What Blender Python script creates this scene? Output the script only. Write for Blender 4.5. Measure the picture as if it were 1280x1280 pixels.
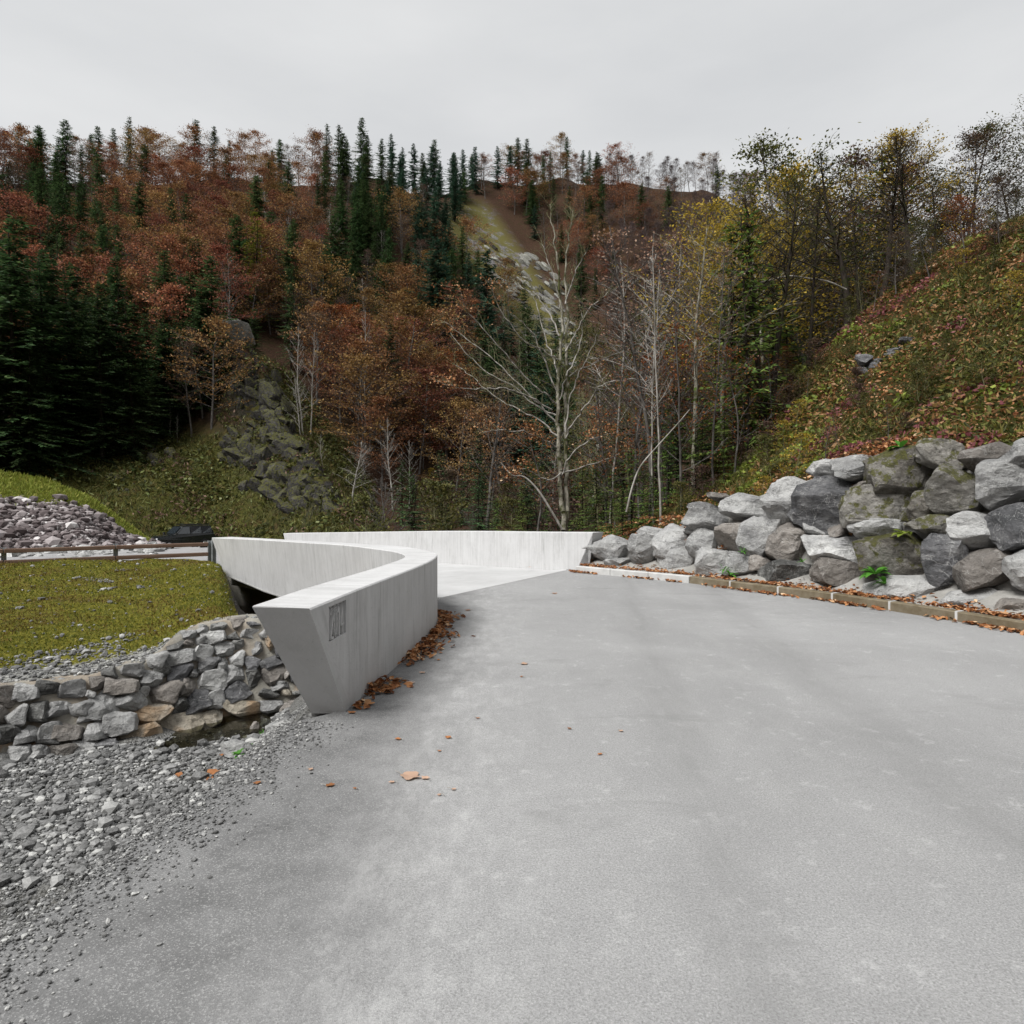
import bpy, math, random
import numpy as np
from mathutils import Vector, Matrix, Euler
rad = math.radians
S = bpy.context.scene
for o in list(S.objects): bpy.data.objects.remove(o)

# ------------------------------------------------------------------ camera, light, exposure
F, CX, HY, EYE = 830.0, 640.0, 620.0, 1.8       # focal length in photo pixels, principal column, horizon row, eye height
cam_d = bpy.data.cameras.new('camera'); cam = bpy.data.objects.new('camera', cam_d); S.collection.objects.link(cam)
cam.location = (0, 0, EYE); cam.rotation_euler = (rad(90), 0, 0)
cam_d.sensor_width = 36; cam_d.lens = 36 * F / 1280; cam_d.shift_y = -20 / 1280
cam_d.clip_start = 0.1; cam_d.clip_end = 3000
S.camera = cam
S.render.resolution_x = S.render.resolution_y = 1024
SUN_EL, SUN_ROT = 52, 224                        # soft high light from behind left
w = bpy.data.worlds.new('World'); S.world = w; w.use_nodes = True
nt = w.node_tree; bg = nt.nodes['Background']
sky = nt.nodes.new('ShaderNodeTexSky'); sky.sky_type = 'NISHITA'; sky.sun_disc = False
sky.sun_elevation = rad(SUN_EL); sky.sun_rotation = rad(SUN_ROT); sky.air_density = 1.6; sky.dust_density = 6; sky.ozone_density = 1
hs = nt.nodes.new('ShaderNodeHueSaturation'); hs.inputs['Saturation'].default_value = 0.10
nt.links.new(sky.outputs[0], hs.inputs['Color'])
gam = nt.nodes.new('ShaderNodeMix'); gam.data_type = 'RGBA'; gam.inputs[0].default_value = 0.8   # a closed cloud layer evens the sky out
nt.links.new(hs.outputs[0], gam.inputs[6])
tcw = nt.nodes.new('ShaderNodeTexCoord'); mpw = nt.nodes.new('ShaderNodeMapping'); mpw.inputs['Scale'].default_value = (1, 1, 3.2); nzw = nt.nodes.new('ShaderNodeTexNoise'); nzw.inputs['Scale'].default_value = 1.6; nzw.inputs['Detail'].default_value = 6
rmw = nt.nodes.new('ShaderNodeValToRGB'); rmw.color_ramp.elements[0].position = .3; rmw.color_ramp.elements[0].color = (2.75, 2.82, 2.9, 1); rmw.color_ramp.elements[1].position = .7; rmw.color_ramp.elements[1].color = (3.7, 3.72, 3.74, 1)
nt.links.new(tcw.outputs['Generated'], mpw.inputs[0]); nt.links.new(mpw.outputs[0], nzw.inputs['Vector']); nt.links.new(nzw.outputs['Fac'], rmw.inputs[0]); nt.links.new(rmw.outputs[0], gam.inputs[7])
nt.links.new(gam.outputs[2], bg.inputs['Color']); bg.inputs['Strength'].default_value = 0.08
sun_d = bpy.data.lights.new('sun', 'SUN'); sun = bpy.data.objects.new('sun', sun_d); S.collection.objects.link(sun)
sun_d.energy = 1.5; sun_d.angle = rad(26); sun_d.color = (1.0, 0.985, 0.96)
az = rad(SUN_ROT)                                # sky rotation: 0 = +y, clockwise
sv = Vector((math.sin(az) * math.cos(rad(SUN_EL)), math.cos(az) * math.cos(rad(SUN_EL)), math.sin(rad(SUN_EL))))
sun.rotation_euler = sv.to_track_quat('Z', 'Y').to_euler()
S.view_settings.view_transform = 'Standard'; S.view_settings.look = 'None'
S.view_settings.gamma = 1; S.view_settings.use_curve_mapping = False
S.view_settings.exposure = 1.48
S.render.engine = 'CYCLES'
S.cycles.max_bounces = 6; S.cycles.diffuse_bounces = 3; S.cycles.glossy_bounces = 2; S.cycles.transmission_bounces = 3; S.cycles.transparent_max_bounces = 8
try: S.cycles.use_denoising = True
except Exception: pass

rng = np.random.default_rng(7); random.seed(7)
C = S.collection

# ------------------------------------------------------------------ helpers
def P(px, py, D): return np.array([(px - CX) / F * D, D, EYE - (py - HY) / F * D])
def PZ(px, py, z):
    D = (EYE - z) * F / (py - HY); return np.array([(px - CX) / F * D, D, z])
def mesh(name, V, faces, mats, smooth=False, mi=None, uv=None):
    """faces: one int array (n,k) or a list of such arrays; mi: material index per array; uv: per-vertex (n,2)"""
    V = np.asarray(V, dtype=np.float32).reshape(-1, 3)
    if not isinstance(faces, list): faces = [faces]
    faces = [np.asarray(f, dtype=np.int32) for f in faces]
    keep = [i for i, f in enumerate(faces) if len(f)]
    me = bpy.data.meshes.new(name); me.vertices.add(len(V)); me.vertices.foreach_set('co', V.ravel())
    loops = np.concatenate([faces[i].ravel() for i in keep]); cnt = np.concatenate([np.full(len(faces[i]), faces[i].shape[1], dtype=np.int32) for i in keep])
    me.loops.add(len(loops)); me.loops.foreach_set('vertex_index', loops)
    me.polygons.add(len(cnt)); st = np.zeros(len(cnt), dtype=np.int32); st[1:] = np.cumsum(cnt)[:-1]
    me.polygons.foreach_set('loop_start', st); me.polygons.foreach_set('loop_total', cnt)
    if mi is not None: me.polygons.foreach_set('material_index', np.concatenate([np.full(len(faces[i]), mi[i], dtype=np.int32) for i in keep]))
    me.polygons.foreach_set('use_smooth', np.full(len(cnt), smooth))
    if uv is not None:
        l = me.uv_layers.new(name='uv'); l.data.foreach_set('uv', np.asarray(uv, dtype=np.float32)[loops].ravel())
    for m in (mats if isinstance(mats, (list, tuple)) else [mats]): me.materials.append(m)
    me.update(); me.validate(verbose=False)
    return me
def link(name, me, parent=None, loc=None, rot=None, scale=None):
    o = bpy.data.objects.new(name, me); C.objects.link(o)
    if parent is not None: o.parent = parent
    if loc is not None: o.location = loc
    if rot is not None: o.rotation_euler = rot
    if scale is not None: o.scale = scale if hasattr(scale, '__len__') else (scale,) * 3
    return o
def tag(o, label=None, cat=None, group=None, kind=None):
    if label: o['label'] = label
    if cat: o['category'] = cat
    if group: o['group'] = group
    if kind: o['kind'] = kind
    return o
def struct(name, me): return tag(link(name, me), kind='structure')
def thing(name, label, cat, loc=(0, 0, 0), rotz=0, group=None):
    o = link(name, None, loc=loc, rot=(0, 0, rotz)); return tag(o, label, cat, group)
def join(parts):
    """[(V, F), ...] with F of one width -> V, F"""
    n = 0; vs = []; fs = []
    for v, f in parts:
        vs.append(np.asarray(v, dtype=float)); fs.append(np.asarray(f, dtype=int) + n); n += len(v)
    return np.concatenate(vs), np.concatenate(fs)
def grid_faces(nu, nv):
    i = np.arange(nu * nv).reshape(nu, nv)
    return np.stack([i[:-1, :-1], i[1:, :-1], i[1:, 1:], i[:-1, 1:]], -1).reshape(-1, 4)
def nrm(a): return a / np.maximum(np.linalg.norm(a, axis=-1, keepdims=True), 1e-9)
def tubes(P0, P1, R0, R1, n=5):
    P0, P1 = np.asarray(P0, float), np.asarray(P1, float); d = nrm(P1 - P0)
    up = np.where(np.abs(d[:, 2:3]) > .9, np.array([[1., 0, 0]]), np.array([[0, 0, 1.]]))
    a = nrm(np.cross(d, up)); b = np.cross(d, a)
    t = np.arange(n) / n * 2 * np.pi; c, s = np.cos(t), np.sin(t)
    ring = a[:, None, :] * c[None, :, None] + b[:, None, :] * s[None, :, None]
    V = np.concatenate([P0[:, None] + ring * np.asarray(R0)[:, None, None], P1[:, None] + ring * np.asarray(R1)[:, None, None]], 1)
    base = np.arange(len(P0))[:, None] * 2 * n; i = np.arange(n); j = (i + 1) % n
    Fq = np.stack([base + i, base + j, base + n + j, base + n + i], -1).reshape(-1, 4)
    return V.reshape(-1, 3), Fq
def tube_path(pts, radii, n=8):
    """one continuous tapering tube through pts"""
    pts = np.asarray(pts, float); d = nrm(np.gradient(pts, axis=0)); up = np.array([0.3, 1, 0.1])
    a = nrm(np.cross(d, up)); b = np.cross(d, a); t = np.arange(n) / n * 2 * np.pi
    V = pts[:, None] + (a[:, None] * np.cos(t)[None, :, None] + b[:, None] * np.sin(t)[None, :, None]) * np.asarray(radii)[:, None, None]
    m = len(pts); i = np.arange(m * n).reshape(m, n); j = np.roll(i, -1, 1)
    return V.reshape(-1, 3), np.stack([i[:-1], j[:-1], j[1:], i[1:]], -1).reshape(-1, 4)
def box(c, s, rz=0, rx=0, ry=0):
    v = np.array([[x, y, z] for x in (-.5, .5) for y in (-.5, .5) for z in (-.5, .5)]) * np.array(s)
    R = np.array(Euler((rx, ry, rz)).to_matrix())
    return v @ R.T + np.array(c), np.array([[0, 1, 3, 2], [4, 6, 7, 5], [0, 4, 5, 1], [2, 3, 7, 6], [0, 2, 6, 4], [1, 5, 7, 3]])
def leaf_quads(c, d, n, L, W):
    """kite-shaped leaves: centre, direction, normal, length, width"""
    d = nrm(d); s = nrm(np.cross(n, d)); L = np.asarray(L)[:, None]; W = np.asarray(W)[:, None]
    V = np.stack([c - d * L * .5, c - d * L * .05 + s * W * .5, c + d * L * .5, c - d * L * .05 - s * W * .5], 1)
    return V.reshape(-1, 3), np.arange(len(c) * 4).reshape(-1, 4)
_vn = {}
def vnoise(p, scale, seed=0):
    """smooth value noise, vectorised, -1..1"""
    p = np.asarray(p, float) * scale + seed * 17.31
    i = np.floor(p).astype(np.int64); f = p - i; f = f * f * (3 - 2 * f)
    def h(a):
        v = (a[..., 0] * 374761393 + a[..., 1] * 668265263 + a[..., 2] * 2147483647 + seed * 1442695) & 0xffffffff
        v = ((v ^ (v >> 13)) * 1274126177) & 0xffffffff
        return ((v ^ (v >> 16)) & 0xffff) / 32767.5 - 1
    r = 0
    for dx in (0, 1):
        for dy in (0, 1):
            for dz in (0, 1):
                wt = (f[..., 0] if dx else 1 - f[..., 0]) * (f[..., 1] if dy else 1 - f[..., 1]) * (f[..., 2] if dz else 1 - f[..., 2])
                r = r + wt * h(i + np.array([dx, dy, dz]))
    return r
def fbm(p, scale, seed=0, oct=3):
    return sum(vnoise(p, scale * 2 ** k, seed + k) * .5 ** k for k in range(oct))

# ------------------------------------------------------------------ materials
class M:
    def __init__(s, name, rough=.8, spec=.3):
        s.m = bpy.data.materials.new(name); s.m.use_nodes = True; s.nt = s.m.node_tree
        s.b = s.nt.nodes['Principled BSDF']; s.b.inputs['Roughness'].default_value = rough
        s.b.inputs['Specular IOR Level'].default_value = spec
        s.out = s.nt.nodes['Material Output']
    def n(s, t, **k):
        x = s.nt.nodes.new('ShaderNode' + t)
        for a, v in k.items():
            if hasattr(x, a): setattr(x, a, v)
            else: s.set(x.inputs[a.replace('_', ' ')], v)
        return x
    def set(s, i, v):
        if isinstance(v, bpy.types.NodeSocket): s.nt.links.new(v, i)
        elif hasattr(v, '__len__') and len(v) == 3 and len(i.default_value) == 4: i.default_value = (*v, 1)
        else: i.default_value = v
    def pos(s): return s.n('NewGeometry').outputs['Position']
    def obj(s): return s.n('TexCoord').outputs['Object']
    def uv(s): return s.n('TexCoord').outputs['UV']
    def rnd(s): return s.n('ObjectInfo').outputs['Random']
    def isl(s): return s.n('NewGeometry').outputs['Random Per Island']
    def scale(s, v, sc, off=(0, 0, 0)):
        m = s.n('Mapping'); s.set(m.inputs['Vector'], v); m.inputs['Scale'].default_value = sc; m.inputs['Location'].default_value = off; return m.outputs[0]
    def noise(s, v, sc, det=4, r=.55, dist=0):
        x = s.n('TexNoise'); s.set(x.inputs['Vector'], v); x.inputs['Scale'].default_value = sc; x.inputs['Detail'].default_value = det
        x.inputs['Roughness'].default_value = r; x.inputs['Distortion'].default_value = dist; return x.outputs['Fac']
    def vor(s, v, sc, feat='F1', out='Distance'):
        x = s.n('TexVoronoi'); x.feature = feat; s.set(x.inputs['Vector'], v); x.inputs['Scale'].default_value = sc; return x.outputs[out]
    def ramp(s, f, stops, interp='LINEAR'):
        x = s.n('ValToRGB'); s.set(x.inputs[0], f); cr = x.color_ramp; cr.interpolation = interp
        while len(cr.elements) < len(stops): cr.elements.new(.5)
        for e, (p, c) in zip(cr.elements, stops): e.position = p; e.color = (*c, 1) if hasattr(c, '__len__') else (c, c, c, 1)
        return x.outputs[0]
    def mix(s, f, a, b, mode='MIX'):
        x = s.n('Mix'); x.data_type = 'RGBA'; x.blend_type = mode
        s.set(x.inputs[0], f); s.set(x.inputs[6], a); s.set(x.inputs[7], b); return x.outputs[2]
    def math(s, op, a, b=0.0):
        x = s.n('Math'); x.operation = op; s.set(x.inputs[0], a); s.set(x.inputs[1], b); return x.outputs[0]
    def bump(s, h, st=.5, d=.02):
        x = s.n('Bump'); s.set(x.inputs['Height'], h); x.inputs['Strength'].default_value = st; x.inputs['Distance'].default_value = d
        s.nt.links.new(x.outputs[0], s.b.inputs['Normal']); return x
    def col(s, c): s.set(s.b.inputs['Base Color'], c)
    def attr(s, name):
        x = s.n('Attribute'); x.attribute_name = name; return x.outputs

def leaf_mat(name, stops, trans=.35, rough=.65, objvar=.35, hue=0.0):
    m = M(name, rough, .25)
    c = m.ramp(m.isl(), stops)
    h = m.n('HueSaturation'); m.set(h.inputs['Color'], c)
    m.set(h.inputs['Value'], m.math('ADD', m.math('MULTIPLY', m.rnd(), objvar), 1 - objvar / 2))
    if hue: m.set(h.inputs['Hue'], m.math('ADD', m.math('MULTIPLY', m.math('FRACT', m.math('MULTIPLY', m.rnd(), 7.3)), hue), .5 - hue / 2))
    c = h.outputs[0]; m.col(c)
    t = m.n('BsdfTranslucent'); m.set(t.inputs['Color'], c)
    x = m.n('MixShader'); x.inputs[0].default_value = trans
    m.nt.links.new(m.b.outputs[0], x.inputs[1]); m.nt.links.new(t.outputs[0], x.inputs[2]); m.nt.links.new(x.outputs[0], m.out.inputs['Surface'])
    return m.m
def bark_mat(name, dark, light, sc=6, moss=None):
    m = M(name, .9, .15); v = m.obj()
    f = m.noise(m.scale(v, (1, 1, .35)), sc, 5, .65)
    c = m.ramp(f, [(.35, dark), (.6, light)])
    if moss: c = m.mix(m.ramp(m.noise(v, 2.2, 3), [(.5, 0), (.62, 1)]), c, moss)
    m.col(c); m.bump(m.noise(m.scale(v, (1, 1, .2)), sc * 5, 4), .6, .02)
    return m.m
MAT = {}
MAT['bark_pale'] = bark_mat('pale bark', (.14, .13, .11), (.38, .36, .33), 5)
MAT['bark_grey'] = bark_mat('grey beech bark', (.045, .04, .036), (.13, .12, .11), 5)
MAT['bark_dark'] = bark_mat('dark spruce bark', (.014, .011, .009), (.045, .036, .03), 6, (.03, .032, .012))
MAT['bark_lichen'] = bark_mat('lichen covered bark', (.10, .09, .065), (.36, .34, .28), 9, (.06, .065, .022))
MAT['twig_olive'] = bark_mat('olive twigs', (.09, .085, .04), (.20, .19, .11), 5)
MAT['twig_purple'] = bark_mat('purple brown twigs', (.05, .033, .03), (.12, .085, .08), 5)
MAT['spruce'] = leaf_mat('spruce needles', [(0, (.020, .036, .014)), (.5, (.040, .078, .028)), (.85, (.07, .125, .042)), (1, (.12, .17, .06))], .3, .6, .6, .03)
MAT['spruce_blue'] = leaf_mat('blue green fir needles', [(0, (.018, .045, .03)), (.6, (.038, .095, .058)), (1, (.10, .175, .11))], .22, .55, .4)
MAT['spruce_bright'] = leaf_mat('bright young spruce needles', [(0, (.05, .085, .02)), (.5, (.11, .18, .035)), (1, (.22, .29, .07))], .3, .6, .4, .03)
MAT['larch'] = leaf_mat('yellow green larch needles', [(0, (.06, .075, .012)), (.6, (.14, .16, .02)), (1, (.24, .24, .03))], .3, .6, .2)
MAT['rust'] = leaf_mat('rust beech leaves', [(0, (.09, .043, .022)), (.5, (.20, .092, .040)), (.85, (.32, .155, .066)), (1, (.46, .27, .12))], .35, .65, .7, .06)
MAT['orange'] = leaf_mat('orange beech leaves', [(0, (.10, .030, .010)), (.5, (.22, .070, .018)), (.85, (.34, .12, .035)), (1, (.42, .2, .08))], .35, .65, .3, .015)
MAT['brown'] = leaf_mat('dull brown leaves', [(0, (.055, .034, .024)), (.6, (.12, .075, .052)), (1, (.21, .145, .10))], .3, .7, .5, .04)
MAT['twig_haze'] = leaf_mat('fine purple brown twigs', [(0, (.05, .035, .032)), (.6, (.11, .082, .078)), (1, (.19, .15, .145))], .1, .8, .5, .03)
MAT['pinkish'] = leaf_mat('pale pinkish dry leaves', [(0, (.14, .07, .05)), (.6, (.28, .16, .11)), (1, (.5, .36, .27))], .35, .7, .2)
MAT['yellow'] = leaf_mat('yellow autumn leaves', [(0, (.14, .11, .02)), (.5, (.34, .25, .035)), (1, (.6, .42, .06))], .4, .6, .2)
MAT['olive'] = leaf_mat('olive shrub leaves', [(0, (.04, .045, .012)), (.5, (.085, .09, .024)), (1, (.17, .16, .04))], .35, .65, .4, .04)
MAT['ground_green'] = leaf_mat('slope herbs', [(0, (.03, .04, .010)), (.3, (.07, .085, .018)), (.48, (.13, .15, .03)), (.6, (.22, .22, .05)), (.72, (.16, .10, .03)), (.86, (.30, .15, .06)), (1, (.46, .28, .15))], .35, .6, 0)
MAT['slope_left'] = leaf_mat('hill grass and herbs', [(0, (.025, .03, .009)), (.4, (.055, .065, .014)), (.65, (.10, .105, .022)), (.82, (.13, .095, .03)), (.93, (.16, .2, .06)), (1, (.3, .32, .16))], .3, .7, 0)
MAT['litter'] = leaf_mat('fallen leaf litter', [(0, (.10, .035, .015)), (.4, (.26, .10, .035)), (.75, (.42, .2, .085)), (.92, (.5, .3, .16)), (1, (.62, .46, .3))], .15, .7, 0)
MAT['magenta'] = leaf_mat('reddish purple leaves', [(0, (.10, .025, .03)), (.6, (.2, .06, .07)), (1, (.32, .13, .13))], .3, .6, 0)
MAT['fern'] = leaf_mat('fresh green leaves', [(0, (.04, .13, .015)), (.6, (.08, .24, .03)), (1, (.16, .36, .05))], .3, .5, 0)
MAT['lime'] = leaf_mat('lime green leaves', [(0, (.09, .12, .02)), (.6, (.20, .26, .04)), (1, (.36, .40, .09))], .35, .5, 0)
MAT['moss_blade'] = leaf_mat('mossy lawn blades', [(0, (.05, .065, .010)), (.45, (.12, .135, .014)), (.75, (.21, .20, .022)), (1, (.30, .24, .05))], .3, .7, 0)
MAT['moss_brown'] = leaf_mat('brownish moss blades', [(0, (.05, .04, .012)), (.5, (.14, .10, .02)), (1, (.25, .18, .05))], .3, .7, 0)
MAT['verge'] = leaf_mat('bright verge grass', [(0, (.12, .14, .02)), (.6, (.22, .27, .04)), (1, (.36, .34, .08))], .3, .7, 0)

def concrete():
    m = M('board marked concrete', .75, .25); u = m.uv(); p = m.pos()
    st = m.noise(m.scale(u, (14, .35, 1)), 1.0, 3, .6)
    st2 = m.noise(m.scale(u, (60, .5, 1)), 1.0, 2, .5)
    bl = m.noise(p, 1.3, 4, .6)
    c = m.ramp(st, [(.28, .40), (.5, .49), (.75, .53)])
    c = m.mix(.2, c, m.ramp(st2, [(.3, .42), (.6, .62)])); c = m.mix(m.ramp(m.noise(m.scale(p, (1, 1, .6)), 3.2, 6, .75), [(.48, 0), (.7, .45)]), c, (.36, .36, .355))
    c = m.mix(m.ramp(bl, [(.45, 0.0), (.75, .35)]), c, (.66, .665, .67))
    c = m.mix(m.ramp(m.noise(p, 30, 2), [(.66, 0), (.74, .5)]), c, (.33, .33, .325))
    # dark run marks
    c = m.mix(m.ramp(m.noise(m.scale(u, (6.0, .7, 1), (3, 1, 0)), 1.0, 5, .7), [(.56, 0), (.68, .5)]), c, (.27, .27, .265))
    m.col(c)
    x = m.n('TexBrick') if False else None
    seam = m.n('TexWave', wave_type='BANDS', bands_direction='X'); m.set(seam.inputs['Vector'], m.scale(u, (1, 0, 0))); seam.inputs['Scale'].default_value = 2.6
    ss = m.ramp(seam.outputs['Fac'], [(0.0, 0), (.03, 1)])
    m.bump(m.math('ADD', m.math('MULTIPLY', st2, .5), m.math('ADD', m.math('MULTIPLY', ss, .35), m.noise(p, 60, 3))), .35, .008)
    return m.m
MAT['concrete'] = concrete()
def plain(name, c0, c1, sc, rough=.85, bs=.3, bsc=80, bd=.01, spec=.25):
    m = M(name, rough, spec); p = m.pos(); m.col(m.ramp(m.noise(p, sc, 6, .6), [(.3, c0), (.7, c1)])); m.bump(m.noise(p, bsc, 4, .6), bs, bd); return m.m
def asphalt():
    m = M('worn asphalt', .85, .25); p = m.pos()
    big = m.noise(p, .35, 4, .6, .6); mid = m.noise(m.scale(p, (1.4, .5, 1)), 1.6, 5, .65)
    c = m.ramp(big, [(.3, .24), (.5, .285), (.7, .34)])
    c = m.mix(m.ramp(mid, [(.5, 0), (.72, .45)]), c, (.35, .35, .345))
    sp = m.vor(p, 170, out='Color'); sep = m.n('SeparateColor'); m.set(sep.inputs[0], sp); g = sep.outputs[0]
    c = m.mix(m.ramp(g, [(0, 0.3), (.4, 0), (1, 0)]), c, (.13, .13, .13))
    c = m.mix(m.ramp(g, [(.72, 0), (1, .35)]), c, (.46, .46, .45))
    c = m.mix(m.ramp(m.noise(p, 95, 4, .8), [(.48, 0), (.60, .6)]), c, (.13, .13, .128))
    c = m.mix(m.ramp(m.noise(m.scale(p, (.8, 2.4, 1)), .9, 6, .7, .8), [(.56, 0), (.70, .4)]), c, (.17, .17, .168))
    c = m.mix(m.ramp(m.noise(p, 5, 7, .8), [(.56, 0), (.68, .45)]), c, (.46, .46, .455))
    c = m.mix(m.ramp(m.vor(m.scale(p, (1, 1, 1)), 24), [(.03, .6), (.08, 0)]), c, (.09, .09, .088))
    sx0 = m.n('SeparateXYZ'); m.set(sx0.inputs[0], p)
    v0 = m.math('ADD', m.math('ADD', m.math('MULTIPLY', sx0.outputs[0], .3), .52), m.math('MULTIPLY', m.noise(m.scale(p, (1, .45, 1)), .8, 4, .6), .2))
    c = m.mix(m.math('MULTIPLY', m.ramp(v0, [(.28, 0), (.42, .8), (.58, .35), (.80, 0)]), m.ramp(m.noise(m.scale(p, (1, .45, 1)), 6, 8, .85), [(.46, 0), (.64, .6)])), c, (.50, .50, .495))
    trk = m.ramp(m.math('ADD', m.math('MULTIPLY', m.math('ADD', sx0.outputs[0], m.math('MULTIPLY', sx0.outputs[1], -.13)), .22), m.math('MULTIPLY', m.noise(p, .5, 3), .08)), [(.10, 0), (.17, 1), (.24, 0), (.44, 0), (.51, 1), (.60, 0)])
    c = m.mix(m.math('MULTIPLY', trk, m.ramp(m.noise(m.scale(p, (3, .5, 1)), 2, 5, .7), [(.35, .1), (.65, .42)])), c, (.17, .17, .168))
    ck = m.vor(m.mix(.12, p, m.n('TexNoise', Scale=3.0).outputs['Color']) if False else p, .55, 'DISTANCE_TO_EDGE')
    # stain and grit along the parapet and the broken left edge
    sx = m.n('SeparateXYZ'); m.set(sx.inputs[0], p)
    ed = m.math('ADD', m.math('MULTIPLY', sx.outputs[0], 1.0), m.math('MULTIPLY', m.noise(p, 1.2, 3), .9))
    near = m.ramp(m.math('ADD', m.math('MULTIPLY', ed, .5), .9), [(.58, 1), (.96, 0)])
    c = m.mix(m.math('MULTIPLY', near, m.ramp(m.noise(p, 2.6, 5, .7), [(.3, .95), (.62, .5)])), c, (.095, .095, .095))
    c = m.mix(m.math('MULTIPLY', near, m.ramp(g, [(.75, 0), (.95, .5)])), c, (.34, .34, .335))
    m.col(c); m.bump(m.math('ADD', m.vor(p, 170), m.noise(p, 25, 3)), .35, .004)
    return m.m
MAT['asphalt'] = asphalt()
def deck():
    m = M('bridge deck concrete', .8, .25); p = m.pos()
    c = m.ramp(m.noise(p, .7, 5, .6), [(.3, .39), (.7, .48)]); c = m.mix(m.ramp(m.noise(m.scale(p, (1, 3, 1)), 3, 6, .75), [(.5, 0), (.7, .5)]), c, (.30, .30, .29))
    m.col(c); m.bump(m.noise(p, 70, 3), .25, .004); return m.m
MAT['deck'] = deck()
def rock(name, a, b, c3, vein=.5, moss=0, stain=0):
    m = M(name, .85, .25); p = m.pos(); r = m.rnd()
    off = m.n('VectorMath'); off.operation = 'ADD'; m.set(off.inputs[0], p)
    cx = m.n('CombineXYZ'); m.set(cx.inputs[0], m.math('MULTIPLY', r, 31)); m.set(cx.inputs[2], m.math('MULTIPLY', r, 17)); m.nt.links.new(cx.outputs[0], off.inputs[1]); q = off.outputs[0]
    f = m.noise(q, 2.2, 7, .65, .5)
    c = m.ramp(f, [(.30, a), (.5, b), (.68, c3)])
    h = m.n('HueSaturation'); m.set(h.inputs['Color'], c); m.set(h.inputs['Value'], m.math('ADD', m.math('MULTIPLY', r, .5), .75)); c = h.outputs[0]
    vn = m.noise(m.scale(q, (1, 1, .6)), 1.4, 4, .6, 1.2)
    c = m.mix(m.ramp(vn, [(.492, 0), (.5, vein * .55), (.508, 0)]), c, (.60, .60, .585))
    c = m.mix(m.ramp(m.noise(m.scale(q, (1, 1, 2.2)), 4, 8, .8), [(.54, 0), (.66, .75)]), c, tuple(min(.6, v * 1.35) for v in c3))
    c = m.mix(m.ramp(m.noise(q, 8, 7, .8), [(.56, 0), (.66, .8)]), c, tuple(v * .42 for v in a))
    if moss:
        nz = m.n('SeparateXYZ'); m.set(nz.inputs[0], m.n('NewGeometry').outputs['Normal'])
        f2 = m.math('ADD', m.noise(p, 5, 6, .7), m.math('MULTIPLY', nz.outputs[2], .12))
        c = m.mix(m.ramp(f2, [(.62 - moss * .1, 0), (.68 - moss * .1, .9)]), c, m.ramp(m.noise(p, 20, 3), [(.3, (.03, .03, .008)), (.6, (.085, .085, .02))]))
    if stain:
        c = m.mix(m.ramp(m.noise(m.scale(p, (2.4, 2.4, .5)), 1, 3, .5), [(.5, 0), (.62, stain)]), c, (.36, .22, .11))
    m.col(c)
    cr = m.math('ADD', m.noise(q, 6, 8, .7), m.math('MULTIPLY', m.noise(q, 35, 4, .7), .35))
    cr = m.math('ADD', cr, m.math('MULTIPLY', m.vor(m.scale(q, (1, 1, 1.7)), 4.5), .55))
    cr = m.math('ADD', cr, m.math('MULTIPLY', m.vor(q, 13), .2)); m.bump(cr, 1.0, .09)
    return m.m
MAT['rock_light'] = rock('light limestone', (.21, .21, .21), (.34, .34, .335), (.42, .42, .41), .8)
MAT['rock_dark'] = rock('dark veined limestone', (.055, .057, .06), (.12, .12, .125), (.24, .24, .24), .8)
MAT['rock_white'] = rock('white striped limestone', (.28, .28, .28), (.52, .52, .51), (.66, .66, .64), .4)
MAT['rock_brown'] = rock('brownish limestone', (.13, .12, .11), (.23, .21, .19), (.30, .28, .26), .5)
MAT['rock_moss'] = rock('mossy limestone', (.10, .095, .085), (.2, .19, .17), (.3, .29, .27), .3, moss=.8)
MAT['rock_mossdark'] = rock('dark moss covered limestone', (.05, .045, .04), (.12, .11, .095), (.22, .21, .19), .2, moss=1.0)
MAT['rock_orange'] = rock('iron stained limestone', (.22, .20, .16), (.36, .32, .26), (.42, .39, .33), .3, stain=.6)
MAT['rock_wet'] = rock('dark creek stone', (.06, .06, .058), (.13, .13, .125), (.26, .26, .25), .5)
MAT['rock_cliff'] = rock('dark slate outcrop', (.014, .013, .013), (.032, .030, .029), (.085, .08, .076), .05, moss=.9)
MAT['rock_hill'] = rock('pale outcrop rock', (.14, .14, .13), (.24, .24, .22), (.32, .31, .29), .3, moss=.3)
MAT['mortar'] = plain('wall mortar', (.22, .21, .18), (.36, .345, .30), 3, .9, .7, 25, .02)
def mortar():
    m = M('rust stained wall mortar', .9, .2); p = m.pos(); c = m.ramp(m.noise(p, 3, 6, .65), [(.3, (.19, .18, .155)), (.7, (.34, .325, .285))]); sz = m.n('SeparateXYZ'); m.set(sz.inputs[0], p)
    f = m.math('MULTIPLY', m.ramp(m.noise(m.scale(p, (2.2, 2.2, .6)), 1, 4, .6), [(.46, 0), (.6, .8)]), m.ramp(m.math('ADD', sz.outputs[2], 2), [(.75, 1), (.98, .25)]))
    c = m.mix(f, c, (.33, .19, .09)); c = m.mix(m.ramp(m.math('ADD', sz.outputs[2], 2), [(.53, .8), (.6, 0)]), c, (.07, .055, .035)); m.col(c); m.bump(m.noise(p, 22, 5, .7), .8, .03); return m.m
MAT['mortar'] = mortar()
MAT['mortar_grey'] = plain('grey wall fill', (.22, .215, .20), (.34, .33, .31), 3, .9, .7, 18, .03)
MAT['pebble'] = rock('grey gravel stone', (.16, .16, .155), (.30, .30, .29), (.45, .45, .44), .2)
MAT['kerb_pale'] = plain('pale kerb concrete', (.40, .40, .39), (.54, .54, .53), 4)
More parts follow.
